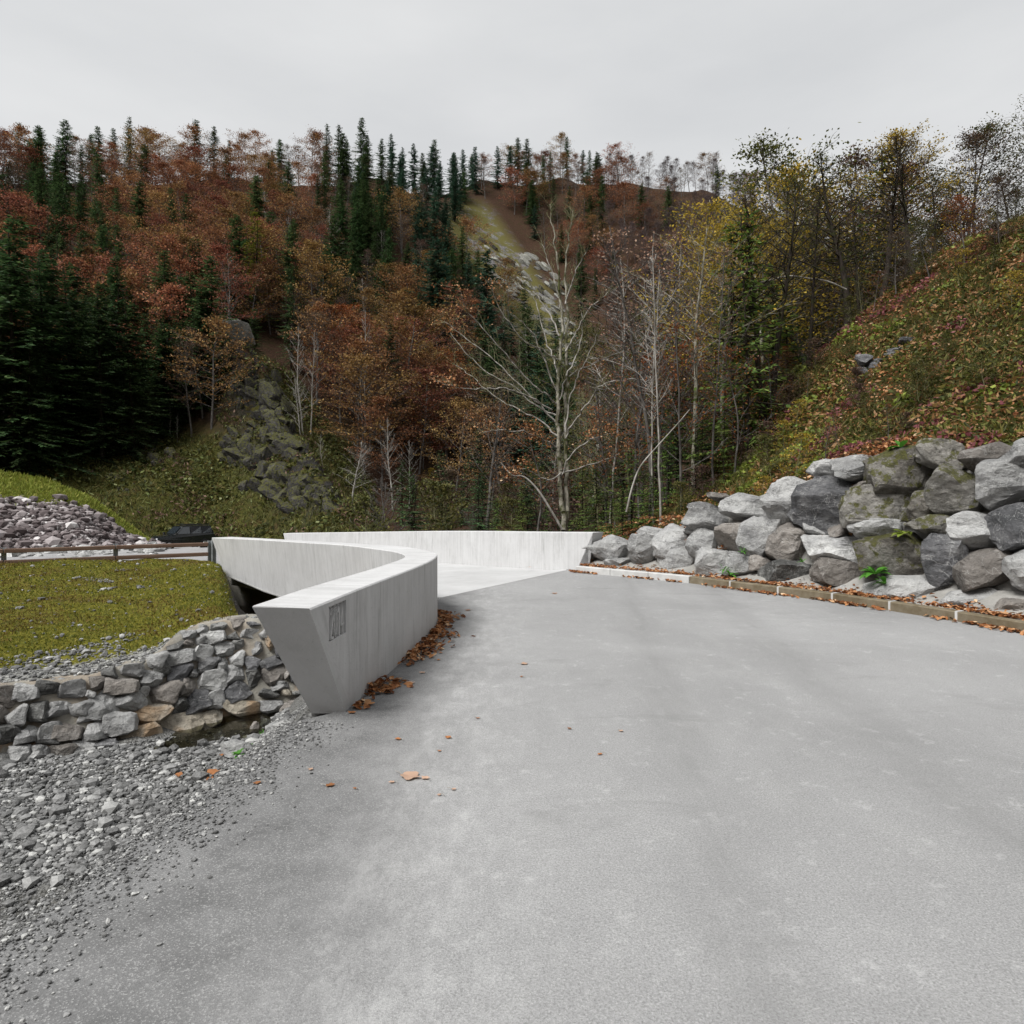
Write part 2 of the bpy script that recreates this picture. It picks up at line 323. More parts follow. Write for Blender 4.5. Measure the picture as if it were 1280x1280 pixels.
def kerb_brown():
    m = M('weathered kerb', .85, .2); p = m.pos()
    m.col(m.mix(m.ramp(m.noise(p, 3, 6, .7), [(.35, 0), (.7, 1)]), (.11, .085, .05), (.22, .19, .14))); m.bump(m.noise(p, 50, 4), .4, .01); return m.m
MAT['kerb_brown'] = kerb_brown()
MAT['steel'] = plain('galvanised steel', (.20, .22, .23), (.33, .35, .36), 8, .45, .1, 60, .004, .5)
def wood():
    m = M('weathered rail timber', .85, .2); p = m.obj()
    m.col(m.ramp(m.noise(m.scale(p, (.6, 12, 12)), 2, 5, .6), [(.3, (.11, .065, .045)), (.7, (.24, .165, .13))])); m.bump(m.noise(m.scale(p, (1, 20, 20)), 3, 4), .5, .01); return m.m
MAT['wood'] = wood()
def ground_hill():
    m = M('hillside ground', .95, .1); p = m.pos(); z = m.attr('zone')['Color']; s = m.n('SeparateColor'); m.set(s.inputs[0], z)
    f = m.noise(p, .6, 6, .7); g = m.noise(p, 2.5, 6, .75)
    lit = m.mix(m.ramp(g, [(.3, 0), (.7, 1)]), (.022, .015, .010), (.085, .045, .028))
    lit = m.mix(m.ramp(f, [(.5, 0), (.7, .6)]), lit, (.04, .04, .014))
    gr = m.mix(m.ramp(g, [(.35, 0), (.65, 1)]), (.04, .045, .012), (.115, .11, .028))
    gr = m.mix(m.ramp(m.noise(p, .9, 5, .7), [(.52, 0), (.66, .7)]), gr, (.10, .06, .03))
    rk = m.mix(m.ramp(m.noise(m.scale(p, (1, 1, 3)), .8, 8, .75), [(.4, 0), (.6, 1)]), (.06, .058, .06), (.26, .25, .26))
    rg = m.mix(m.ramp(m.noise(m.scale(p, (.5, .5, .5)), .45, 8, .75), [(.50, 0), (.60, 1)]), (.115, .105, .035), rk)
    c = m.mix(s.outputs[0], lit, gr); c = m.mix(s.outputs[1], c, rg)
    cf = m.math('MULTIPLY', s.outputs[2], m.ramp(m.noise(m.scale(p, (1, 1, 1.6)), .55, 6, .7), [(.44, 0), (.50, 1)]))
    c = m.mix(cf, c, m.mix(m.ramp(m.noise(p, 3, 7, .8), [(.35, 0), (.7, 1)]), (.010, .010, .009), (.075, .07, .066)))
    m.col(c); m.bump(m.math('ADD', g, m.noise(p, 9, 6, .75)), 1.0, .25); return m.m
MAT['hill'] = ground_hill()
def ground_right():
    m = M('slope soil and litter', .95, .1); p = m.pos(); g = m.noise(p, 5, 6, .75)
    c = m.ramp(g, [(.3, (.03, .026, .012)), (.5, (.085, .06, .02)), (.65, (.10, .105, .02)), (.8, (.22, .11, .05))])
    m.col(c); m.bump(m.noise(p, 14, 6, .75), 1, .06); return m.m
MAT['slope_soil'] = ground_right()
def ground_bank():
    m = M('mossy gravel bank', .95, .1); p = m.pos(); z = m.attr('zone')['Color']; s = m.n('SeparateColor'); m.set(s.inputs[0], z)
    g = m.noise(p, 2.2, 6, .7); k = m.noise(p, 30, 4, .7)
    gr = m.mix(m.ramp(m.noise(p, 9, 5, .7), [(.35, 0), (.65, 1)]), (.055, .06, .012), (.17, .155, .022))
    gv = m.mix(m.ramp(k, [(.35, 0), (.65, 1)]), (.11, .11, .10), (.38, .38, .36))
    f = m.math('ADD', s.outputs[0], m.math('MULTIPLY', m.math('SUBTRACT', g, .5), 1.6))
    c = m.mix(m.ramp(f, [(.40, 0), (.56, 1)]), gr, gv)
    c = m.mix(s.outputs[1], c, m.ramp(k, [(.3, (.05, .045, .04)), (.7, (.12, .11, .10))]))
    m.col(c); m.bump(k, 1, .03); return m.m
MAT['bank'] = ground_bank()
def ground_gravel(name, a, b, sc):
    m = M(name, .9, .2); p = m.pos(); v = m.vor(p, sc, out='Color'); s = m.n('SeparateColor'); m.set(s.inputs[0], v)
    c = m.mix(s.outputs[0], a, b); c = m.mix(m.ramp(m.noise(p, 1.5, 4), [(.4, 0), (.65, .5)]), c, (.10, .095, .08)); sz = m.n('SeparateXYZ'); m.set(sz.inputs[0], p)
    if sc > 20: c = m.mix(m.ramp(m.math('ADD', sz.outputs[2], 2.0), [(.49, .85), (.53, 0)]), c, (.05, .042, .03))
    m.col(c); m.bump(m.vor(p, sc), 1, .03); return m.m
MAT['creek_bed'] = ground_gravel('creek gravel', (.06, .06, .057), (.22, .22, .215), 34)
MAT['scree'] = ground_gravel('gravel heap', (.10, .085, .085), (.32, .29, .29), 6)
MAT['far_road'] = plain('gravel road', (.22, .22, .225), (.33, .325, .325), 1.5)
MAT['verge_soil'] = plain('verge ground', (.12, .13, .025), (.22, .22, .04), 2, .95, .8, 10, .05)
def water():
    m = M('clear creek water', .04, .5); nt = m.nt
    tr = m.n('BsdfTransparent'); tr.inputs[0].default_value = (.55, .55, .46, 1)
    gl = m.n('BsdfGlossy'); gl.inputs['Roughness'].default_value = .03
    bmp = m.n('Bump'); m.set(bmp.inputs['Height'], m.noise(m.pos(), 7, 3)); bmp.inputs['Strength'].default_value = .25; bmp.inputs['Distance'].default_value = .02
    fr = m.n('Fresnel'); fr.inputs[0].default_value = 1.33
    nt.links.new(bmp.outputs[0], gl.inputs['Normal']); nt.links.new(bmp.outputs[0], fr.inputs['Normal'])
    x = m.n('MixShader'); nt.links.new(fr.outputs[0], x.inputs[0]); nt.links.new(tr.outputs[0], x.inputs[1]); nt.links.new(gl.outputs[0], x.inputs[2]); nt.links.new(x.outputs[0], m.out.inputs['Surface'])
    return m.m
MAT['water'] = water()
def flat(name, c, rough=.5, spec=.5, metal=0):
    m = M(name, rough, spec); m.b.inputs['Base Color'].default_value = (*c, 1); m.b.inputs['Metallic'].default_value = metal; return m.m
MAT['car_paint'] = flat('black car paint', (.012, .014, .015), .12, .7)
MAT['car_glass'] = flat('car glass', (.02, .025, .03), .03, 1.0)
MAT['car_trim'] = flat('black plastic trim', (.02, .02, .02), .6)
MAT['rubber'] = flat('tyre rubber', (.018, .018, .018), .85, .2)
MAT['alloy'] = flat('alloy rim', (.45, .45, .46), .3, .5, .8)
MAT['lamp'] = flat('headlamp glass', (.55, .56, .58), .15, .8)
MAT['plate'] = flat('number plate white', (.7, .7, .68), .5)

# ------------------------------------------------------------------ terrain height field of the valley sides
ctrl = [(-60,690,48),(0,688,50),(106,684,55),(170,683,57),(230,682,62),(300,681,62),(340,678,60),(400,672,60),(430,664,66),(550,664,62),(620,664,56),(660,663,50),(700,664,30),(740,664,30),
 (106,645,62),(190,668,62),(0,640,60),(106,600,68),(0,590,66),(250,600,70),(340,640,63),(400,650,62),
 (0,520,80),(106,540,80),(180,545,81),(250,530,84),(295,468,90),(330,500,86),(350,540,81),(385,590,72),(420,640,66),
 (380,500,98),(400,560,90),(450,600,86),(450,640,76),
 (0,400,105),(106,400,108),(250,380,116),(0,305,140),(106,292,150),(200,290,155),(300,290,158),
 (500,600,92),(500,500,114),(500,400,142),(480,288,178),(400,400,125),(400,288,165),
 (600,600,98),(640,500,138),(650,400,182),(650,292,225),(600,288,215),(720,500,152),(720,400,190),(700,290,228),(560,420,150),(560,288,190),
 (780,600,80),(800,500,125),(800,400,165),(790,290,205),(880,500,110),(900,400,150),(880,292,190),(1000,420,130),(990,318,165),(1100,400,120),(1075,362,150),(1200,380,120),(1280,370,130),
 (0,225,178),(106,222,185),(300,222,195),(480,222,212),(600,222,250),(700,222,262),(790,226,245),(880,236,228),(985,275,200),(1075,345,172),(1180,350,150),
 (780,658,30),(830,645,26),(860,640,32),(900,620,36)]
cp = np.array([P(*c) for c in ctrl])
extra = [(-90,40,18),(-90,70,30),(-130,120,60),(-130,190,88),(-70,280,90),(0,340,100),(90,330,80),(130,200,40),(150,120,40),(150,60,40),
         (9,16.5,4.0),(11,13.5,4.5),(13,10,5.4),(13,5,6),(5.2,18.2,1.7),(2.6,18.6,.5),(6.5,21,2.3),(8.2,23,4.5),(11.3,24,7.1),(15.3,25,10.5),(20,25,11.8),(24,18,14),(30,30,16),
         (12,34,-1.0),(18,40,.5),(28,45,5),(40,60,8),(60,90,20),(22,60,4),(0,27,-1.2),(-5,27,-1.6),(-4,36,-2),(-8,44,-2.6)]
cp = np.concatenate([cp, np.array(extra, float)])
cp = np.array([c for c in cp if not (c[0] > 2.5 and c[1] < 19 and c[1] > 9 and c[0] < 12)])
WT = [(1.9, 17.0, .0), (3.2, 16.3, .5), (4.4, 15.6, 1.0), (5.3, 14.9, 1.5), (6.1, 14.1, 1.95), (6.8, 13.3, 2.35), (7.4, 12.5, 2.6), (7.9, 11.8, 2.65), (8.3, 11.0, 2.7), (8.9, 9.8, 2.7), (9.5, 8.0, 2.7), (10, 5, 2.7)]
cp = np.concatenate([cp, np.array(WT), np.array([(x + 1.6, y + 1.9, z + .95) for x, y, z in WT[2:]])])
def rbf_fit(c):
    n = len(c); r = np.linalg.norm(c[:, None, :2] - c[None, :, :2], axis=-1)
    A = np.zeros((n + 3, n + 3)); A[:n, :n] = r + np.eye(n) * -.4; A[:n, n] = 1; A[:n, n + 1:] = c[:, :2]; A[n:, :n] = A[:n, n:].T
    return np.linalg.solve(A, np.concatenate([c[:, 2], np.zeros(3)]))
rw = rbf_fit(cp)
def HILL(x, y, rough=True):
    x = np.atleast_1d(np.asarray(x, float)); y = np.atleast_1d(np.asarray(y, float))
    q = np.stack([x, y], -1); out = np.zeros(len(q))
    for i in range(0, len(q), 20000):
        r = np.linalg.norm(q[i:i + 20000, None] - cp[None, :, :2], axis=-1); out[i:i + 20000] = r @ rw[:len(cp)]
    out += rw[-3] + q @ rw[-2:]
    # the rocky spur: gentle on its left, steep on its right
    A, B = np.array([-37.5, 90.]), np.array([-16.5, 64.]); dd = B - A; L2 = dd @ dd; t = ((x - A[0]) * dd[0] + (y - A[1]) * dd[1]) / L2; tc = np.clip(t, 0, 1)
    ex, ey = x - A[0] - tc * dd[0], y - A[1] - tc * dd[1]; d = np.hypot(ex, ey); right = (ex * dd[1] - ey * dd[0]) < 0
    rt = np.where(right, d / 2.0, d / 5.0); out += np.interp(tc, [0, .15, .6, 1], [4.2, 6.0, 4.8, 1.2]) * np.exp(-rt ** 2) * (1 + (.38 * fbm(np.stack([x, y, x * 0], -1), .5, 33, 4) if rough else 0))
    if rough:
        D = np.hypot(x, y); p3 = np.stack([x, y, x * 0], -1)
        out += fbm(p3, .07, 3, 4) * np.clip((D - 20) / 60, 0.0, 1.0) * 1.6 + fbm(p3, .5, 5, 2) * np.where((x > 4) & (y < 40), .26, .12)
    return out
def pix(p): p = np.asarray(p); return CX + p[..., 0] / p[..., 1] * F, HY - (p[..., 2] - EYE) / p[..., 1] * F
def hit(px, py, D0=17, D1=280):
    """first terrain point seen along a photo ray"""
    D = np.linspace(D0, D1, 500); x = (px - CX) / F * D; z = EYE - (py - HY) / F * D
    b = HILL(x, D) - z; i = np.nonzero(b > 0)[0]
    return None if len(i) == 0 or i[0] == 0 else np.array([x[i[0]], D[i[0]], z[i[0]]])

# near zone (road, bridge, creek, banks) that the hillside sheet leaves free
bank_back = [(-60, -8), (-40, 0), (-24, 9)]
near_poly = np.array([(-12.6, 16.9), (-11.2, 18.0), (-9.2, 19.9), (-10.6, 25.5), (-9.6, 27.2), (-2.3, 20.9), (1.75, 16.9), (3.0, 15.9), (4.2, 15.15), (5.1, 14.45), (5.85, 13.65), (6.5, 12.9), (7.1, 12.15), (7.6, 11.4), (8.0, 10.7), (8.6, 9.6), (9.2, 8), (9.6, 5), (9.8, -14), (-30, -14), (-30, 9)])
def inside(x, y, poly):
    r = np.zeros(len(x), bool); n = len(poly)
    for i in range(n):
        x0, y0 = poly[i]; x1, y1 = poly[(i + 1) % n]
        c = ((y0 > y) != (y1 > y)); t = (y - y0) / (y1 - y0 + 1e-12); r ^= c & (x < x0 + t * (x1 - x0))
    return r
def build_hill():
    nr, na = 330, 420
    r = 7 * (300 / 7) ** (np.arange(nr) / (nr - 1)); a = np.linspace(rad(-75), rad(75), na)
    Rr, A = np.meshgrid(r, a, indexing='ij'); x = (Rr * np.sin(A)).ravel(); y = (Rr * np.cos(A)).ravel()
    z = HILL(x, y); Fq = grid_faces(nr, na)
    cx, cy = x[Fq].mean(1), y[Fq].mean(1); Fq = Fq[~inside(cx, cy, near_poly)]
    me = mesh('hillside', np.stack([x, y, z], -1), Fq[:, ::-1], MAT['hill'], True)
    px, py = pix(np.stack([x, np.maximum(y, .1), z], -1))
    # left slope meadow, central gully of grass and rock
    g = np.clip((460 - px) / 60, 0, 1) * np.clip((py - 520) / 40, 0, 1) * np.clip((y - 40) / 10, 0, 1)
    g = np.maximum(g, np.clip(1 - np.abs(px - (300 + (py - 470) * .72)) / 60, 0, 1) * (py > 470) * (y > 40))
    ax, ay, bx, by = 590, 285, 760, 520; t = np.clip(((px - ax) * (bx - ax) + (py - ay) * (by - ay)) / ((bx - ax) ** 2 + (by - ay) ** 2), 0, 1)
    d = np.hypot(px - ax - t * (bx - ax), py - ay - t * (by - ay)); gul = np.clip((40 - d) / 16, 0, 1) * (y > 100)
    g = np.maximum(g, np.clip((x - 3) / 2, 0, 1) * np.clip((34 - y) / 6, 0, 1) * .75); A, B = np.array([-37.5, 90.]), np.array([-16.5, 64.]); dd = B - A; t = np.clip(((x - A[0]) * dd[0] + (y - A[1]) * dd[1]) / (dd @ dd), 0, 1); dl = np.hypot(x - A[0] - t * dd[0], y - A[1] - t * dd[1])
    col = np.zeros((len(x), 4), np.float32); col[:, 0] = g; col[:, 1] = gul; col[:, 2] = np.clip(1.4 - dl / 4.6, 0, 1); col[:, 3] = 1
    at = me.color_attributes.new('zone', 'FLOAT_COLOR', 'POINT'); at.data.foreach_set('color', col.ravel())
    struct('hillside', me)
build_hill()
# the valley closes behind the viewer too: unseen hills added to cut low skylight
nr, na = 60, 120; rr = 16 * (260 / 16) ** (np.arange(nr) / (nr - 1)); aa = np.linspace(rad(75), rad(285), na)
Rr, A = np.meshgrid(rr, aa, indexing='ij'); x, y = (Rr * np.sin(A)).ravel(), (Rr * np.cos(A)).ravel(); R_ = Rr.ravel()
z = -2.2 + np.maximum(0, R_ - np.where(x > 0, 17, 30)) * .62 + fbm(np.stack([x, y, x * 0], -1), .05, 4, 4) * np.clip(R_ / 40, 0, 2)
z = np.where(R_ > 200, z - (R_ - 200) * .9, z)
me = mesh('unseen_valley_side', np.stack([x, y, z], -1), grid_faces(nr, na)[:, ::-1], MAT['hill'], True); at = me.color_attributes.new('zone', 'FLOAT_COLOR', 'POINT'); at.data.foreach_set('color', np.tile(np.array([0, 0, 0, 1], np.float32), len(x))); struct('unseen_valley_side', me)
# a wide ground sheet under everything and behind the viewer
n = 40; gx = np.linspace(-300, 300, n); X, Y = np.meshgrid(gx, np.linspace(-300, 60, n), indexing='ij')
me = mesh('ground', np.stack([X.ravel(), Y.ravel(), np.full(n * n, -5.0)], -1), grid_faces(n, n), MAT['verge_soil']); struct('ground', me)
import bmesh
# ------------------------------------------------------------------ rocks
def ico(sub):
    bm = bmesh.new(); bmesh.ops.create_icosphere(bm, subdivisions=sub, radius=1)
    v = np.array([x.co[:] for x in bm.verts]); f = np.array([[l.index for l in q.verts] for q in bm.faces]); bm.free(); return v, f
ICO = {k: ico(k) for k in (1, 2, 3, 4)}
def rock_verts(seed, sub=3, planes=16, sq=.75, rough=.05):
    r = np.random.default_rng(seed); v, f = ICO[sub]; v = v.copy()
    v = np.sign(v) * np.abs(v) ** sq                              # boxier
    for k in range(planes):
        nn = nrm(r.normal(size=3)); d = r.uniform(.55, .92); s = v @ nn
        v = v - np.maximum(s - d, 0)[:, None] * nn[None] * .93
    v += nrm(v) * (fbm(v, 2.2, seed % 97, 3) * rough)[:, None]
    lo, hi = v.min(0), v.max(0); v = (v - (lo + hi) / 2) / ((hi - lo) / 2)
    return v, f
def rock_mesh(name, seed, mat, sub=3, **k):
    v, f = rock_verts(seed, sub, **k); me = mesh(name, v, f, mat, True)
    try: me.set_sharp_from_angle(angle=rad(16))
    except Exception: pass
    return me

# ------------------------------------------------------------------ road, deck, kerb
KERB = [(1.42, 15.95), (1.5, 15.7), (3.6, 13.8), (4.3, 12.8), (5.4, 11.4), (6.28, 9.76), (6.85, 8.4), (7.25, 6.8), (7.5, 4), (7.6, 0), (7.6, -12)]
EDGE = [(-2.9, -12), (-2.6, -4), (-2.4, 0), (-2.05, 2.65), (-1.87, 3.97), (-1.72, 5.3)]   # broken left edge of the asphalt
INB = [(-1.39, 5.55), (-1.29, 6.4), (-1.19, 7.29), (-1.10, 8.2), (-1.055, 9.0), (-1.09, 9.7), (-1.25, 10.3), (-1.55, 10.95), (-2.05, 11.75), (-2.85, 12.85), (-4.12, 14.5), (-6.02, 16.85), (-8.1, 19.2)]
def zroad(x, y):
    """the deck falls gently towards the far bank"""
    s = np.maximum(0, (-(np.asarray(x) - 1.3) * .60 + (np.asarray(y) - 16.06) * .80 + 2.2))
    return -.028 * np.maximum(0, s) - .0016 * np.maximum(0, s - 4) ** 2
def zrun(t): return t
def sheet(name, pts, z, mat):
    bm = bmesh.new(); vs = [bm.verts.new((x, y, z if not callable(z) else z(x, y))) for x, y in pts]; bm.faces.new(vs)
    bmesh.ops.triangulate(bm, faces=bm.faces[:], ngon_method='EAR_CLIP')
    me = bpy.data.meshes.new(name); bm.normal_update()
    if sum(f.normal.z for f in bm.faces) < 0: bmesh.ops.reverse_faces(bm, faces=bm.faces[:])
    bm.to_mesh(me); bm.free(); me.materials.append(mat); return me
road_pts = EDGE + [(-1.5, 5.5), (-1.45, 6.4), (-1.35, 7.29), (-1.3, 8.2), (-1.25, 9.0), (-1.3, 9.7), (-1.5, 10.6), (-1.25, 11.76), (1.30, 16.06), (1.35, 16.4), (1.75, 16.2)] + [(x + .06, y + .05) for x, y in KERB[1:]]
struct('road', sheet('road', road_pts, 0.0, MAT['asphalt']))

# parapet stations: inner line I (vertical face), outer top O; top level falls along the bridge
ITOP = [(-1.47, 4.84), (-1.39, 5.55), (-1.29, 6.4), (-1.19, 7.29), (-1.10, 8.2), (-1.055, 9.0), (-1.09, 9.7), (-1.25, 10.3), (-1.55, 10.95), (-2.05, 11.75), (-2.85, 12.85), (-4.12, 14.5), (-6.02, 16.85), (-8.1, 19.2)]
OTOP = [(-1.945, 4.97), (-1.88, 5.62), (-1.76, 6.5), (-1.65, 7.35), (-1.56, 8.2), (-1.50, 8.95), (-1.53, 9.5), (-1.68, 10.0), (-1.93, 10.55), (-2.42, 11.3), (-3.24, 12.65), (-4.50, 14.3), (-6.40, 16.6), (-8.5, 18.8)]
ZTOP = [.98, .98, .975, .965, .955, .95, .945, .94, .93, .915, .87, .80, .71, .62]
def densify(pts, k=4):
    """Catmull-Rom through the stations"""
    p = np.asarray(pts, float); q = np.vstack([2 * p[0] - p[1], p, 2 * p[-1] - p[-2]]); out = []
    for i in range(1, len(q) - 2):
        for t in np.arange(k) / k:
            a, b, c, d = q[i - 1:i + 3]; out.append(.5 * (2 * b + (c - a) * t + (2 * a - 5 * b + 4 * c - d) * t ** 2 + (3 * b - a - 3 * c + d) * t ** 3))
    return np.array(out + [p[-1]])
def parapet(I, O, zt, rake0, rake1, low, cham=.012):
    """closed wall loft. I/O: (n,3) inner/outer top, low: (n,) outer bottom z, inner bottom z = zt-.97"""
    n = len(I); secs = []
    arc = np.concatenate([[0], np.cumsum(np.linalg.norm(np.diff(I[:, :2], axis=0), axis=1))])
    d = nrm(np.gradient(I[:, :2], axis=0))
    for k in range(n):
        i3, o3 = I[k], O[k]; t = 0
        zb = zt[k] - .97
        across = nrm((o3 - i3)[None])[0]
        ib = np.array([i3[0], i3[1], zb]); ob = np.array([o3[0] - across[0] * .17, o3[1] - across[1] * .17, low[k]])
        if k == 0: sh = d[0] * rake0
        elif k == n - 1: sh = d[-1] * -rake1
        else: sh = np.zeros(2)
        f = (zt[k] - low[k]) / .97
        ib[:2] += sh; ob[:2] += sh * min(f, 1.0)
        c1 = i3 + across * cham; c2 = i3 - np.array([0, 0, cham]); c3 = o3 - across * cham; c4 = o3 - np.array([0, 0, cham])
        secs.append([ib - [0, 0, .04], c2, c1, c3, c4, ob])
    V = np.array(secs).reshape(-1, 3); m = 6; i = np.arange(n * m).reshape(n, m); j = np.roll(i, -1, 1)
    side = np.stack([i[:-1], i[1:], j[1:], j[:-1]], -1).reshape(-1, 4)
    zz = V[:, 2]; uv = np.stack([np.repeat(arc, m), zz], -1)
    return V, [side, i[0][None, :], i[-1][None, ::-1]], uv
I = densify(np.c_[np.array(ITOP), ZTOP]); O = densify(np.c_[np.array(OTOP), ZTOP])
# the near end is raked: its first station bottom is pulled back along the wall
I = I; nI = len(I); zt = I[:, 2]
lowz = np.interp(np.arange(nI), [0, 16, 24, 32, 40, 48, nI - 1], [-.35, -.6, -.75, -.72, -.7, -.60, -.39])
low = lowz.copy()
# drop the stations that the raked end would cross, keep the first two for the slanted corner
sel = [0] + list(range(5, nI)); V, Fs, uv = parapet(I[sel], O[sel], zt[sel], .716, .55, low[sel])
low0 = V.reshape(-1, 6, 3); low0[0, 5, 2] = -.02; low0[0, 0, 2] = -.02
low0[0, 5, :2] = (-1.68, 5.56); low0[0, 0, :2] = (-1.392, 5.555)
me = mesh('parapet', low0.reshape(-1, 3), Fs, MAT['concrete'], False, uv=uv)
par = thing('bridge', 'pale concrete bridge with two solid parapets curving over the creek', 'bridge', (0, 0, 0))
pn = link('parapet', me, par); tag(pn, 'near parapet with slanted end and the year 2014 in its inner face')
# recess for the year, cut with a boolean and applied
d0 = nrm(np.array([[.11, 1.0]]))[0]; ang = math.atan2(d0[1], d0[0]); nx, ny = d0[1], -d0[0]
c0 = np.array([-2 + .11 * 5.375, 5.375, .795]); c0[0] += -.002
bm = bmesh.new(); bmesh.ops.create_cube(bm, size=1)
cut_me = bpy.data.meshes.new('cut'); bm.to_mesh(cut_me); bm.free()
cut = bpy.data.objects.new('cut', cut_me); C.objects.link(cut)
cut.location = tuple(c0); cut.rotation_euler = (0, 0, ang); cut.scale = (.37, .060, .275)
md = pn.modifiers.new('b', 'BOOLEAN'); md.operation = 'DIFFERENCE'; md.solver = 'EXACT'; md.object = cut
bpy.context.view_layer.update(); dg = bpy.context.evaluated_depsgraph_get()
nm = bpy.data.meshes.new_from_object(pn.evaluated_get(dg)); pn.modifiers.clear()
if len(nm.polygons) > 20: pn.data = nm; nm.name = 'parapet'
bpy.data.objects.remove(cut)
# raised digits "2014" standing in the recess
def stroke(pts, wd):
    parts = []
    for (x0, y0), (x1, y1) in zip(pts[:-1], pts[1:]):
        L = math.hypot(x1 - x0, y1 - y0); a = math.atan2(y1 - y0, x1 - x0)
        v, f = box(((x0 + x1) / 2, 0, (y0 + y1) / 2), (L + wd * .9, .026, wd), 0, 0, -a); parts.append((v, f))
    return parts
def arc_pts(cx, cy, rx, ry, a0, a1, n=9): return [(cx + rx * math.cos(rad(a0 + (a1 - a0) * k / n)), cy + ry * math.sin(rad(a0 + (a1 - a0) * k / n))) for k in range(n + 1)]
W2, H2 = .028, .115
digits = [[arc_pts(0, H2 - .04, W2, .04, 170, -20) + [(-W2, -H2), (W2, -H2)]],
          [arc_pts(0, 0, W2 * .95, H2, 90, 450, 16)],
          [[(-.02, H2 - .04), (.008, H2), (.008, -H2)]],
          [[(.014, -H2), (.014, H2), (-W2, -.045), (W2 + .006, -.045)]]]
for k, dg_ in enumerate(digits):
    parts = []
    for st in dg_: parts += stroke(st, .017)
    V, Fq = join(parts)
    o = link('digit', mesh('digit', V, Fq, MAT['concrete'], uv=V[:, [0, 2]]), par)
    tx = (-.108, -.032, .038, .112)[k]
    p = np.array([c0[0] + d0[0] * tx, c0[1] + d0[1] * tx, .787]) - np.array([nx, ny, 0]) * .016
    o.location = tuple(p); o.rotation_euler = (0, 0, ang)
# far parapet
FI = np.array([(2.05, 15.78, .92), (1.6, 16.2, .91), (.6, 17.2, .865), (-.9, 18.75, .80), (-2.4, 20.3, .72), (-4.4, 22.15, .60), (-6.6, 24.05, .47), (-8.95, 26.0, .34)])
FI[0] = (1.93, 15.87, .925)
dirF = nrm(np.gradient(FI[:, :2], axis=0)); nF = np.stack([-dirF[:, 1], dirF[:, 0]], -1)
nF = np.where((nF @ np.array([[.69], [.72]])) > 0, nF, -nF)
FO = FI.copy(); FO[:, :2] += nF * .42
FI, FO = densify(FI, 3), densify(FO, 3)
V, Fs, uv = parapet(FI, FO, FI[:, 2], .0, .4, FI[:, 2] - 1.6)
v6 = V.reshape(-1, 6, 3); v6[0, 0, :2] = (1.58, 16.22); v6[0, 0, 2] = -.03; v6[0, 5, :2] = (1.75, 16.42)
o = link('parapet', mesh('parapet', v6.reshape(-1, 3), Fs, MAT['concrete'], uv=uv), par); tag(o, 'far parapet behind the pale deck, ending in a raked edge by the boulders')
# deck slab between the parapets
inner = I[20:, :]; fin = FI[2:, :]
m = 40
def resamp(L, m):
    a = np.concatenate([[0], np.cumsum(np.linalg.norm(np.diff(L[:, :2], axis=0), axis=1))]); t = np.linspace(0, a[-1], m)
    return np.stack([np.interp(t, a, L[:, k]) for k in range(3)], -1)
A_ = resamp(np.vstack([[-1.25, 11.76, .97], [-1.8, 11.9, .955], [-2.35, 12.4, .93], I[36:] + np.array([-.02, -.02, 0])]), m)
B_ = resamp(np.vstack([[1.30, 16.06, .97], [1.4, 16.5, .955], fin[3:] + np.array([.1, .1, 0])]), m)
A_[:, 2] -= .97 - .004; B_[:, 2] -= .97 - .004; A_[0, 2] = B_[0, 2] = .004
# fill between the joint line and the parapet nose
V = np.stack([A_ + (B_ - A_) * t for t in np.linspace(0, 1, 9)], 1).reshape(-1, 3)
top = grid_faces(m, 9); nv = len(V); Vb = V.copy(); Vb[:, 2] -= .42; bot = grid_faces(m, 9)[:, ::-1] + nv
i = np.arange(m * 9).reshape(m, 9); ring = np.concatenate([i[:, 0], i[-1, 1:], i[-2::-1, -1], i[0, -2:0:-1]]); r2 = np.roll(ring, -1)
me = mesh('deck', np.vstack([V, Vb]), [top[:, ::-1], bot[:, ::-1], np.stack([ring, r2, r2 + nv, ring + nv], -1)], MAT['deck'])
link('deck', me, par)
# nose fill: small slab between asphalt joint and near parapet
V, Fq = box((-1.62, 11.2, -.2), (.9, 1.6, .37), .5); 
# soffit below the near edge, and a wall added under it to block light
Ob = O[30:, :].copy(); Ob[:, 2] = low[30:nI] + .03; In = I[30:, :].copy(); In[:, 2] = low[30:nI] - .05; In[:, :2] += nrm(In[:, :2] - Ob[:, :2]) * 2.8
V = np.vstack([Ob + np.array([.12, .1, 0]), In]); k = len(Ob); a = np.arange(k - 1)
link('soffit', mesh('soffit', V, np.stack([a, a + 1, a + 1 + k, a + k], -1), MAT['concrete'], uv=V[:, :2]), par)
Oi = O[30:nI].copy(); Oi[:, :2] += nrm(I[30:nI, :2] - O[30:nI, :2]) * 1.1; Oi[:, 2] = low[30:nI] + .05; Oi = np.vstack([Oi, [-8.9, 19.9, -.45], [-11.5, 20.2, -.45]]); Ot = Oi.copy(); Oi[:, 2] = -2.7; k = len(Oi); a = np.arange(k - 1)
Vp = np.vstack([Oi, Ot]); link('abutment_blocker', mesh('abutment_blocker', Vp, np.stack([a, a + 1, a + 1 + k, a + k], -1), MAT['mortar'], uv=Vp[:, [0, 2]]), par)

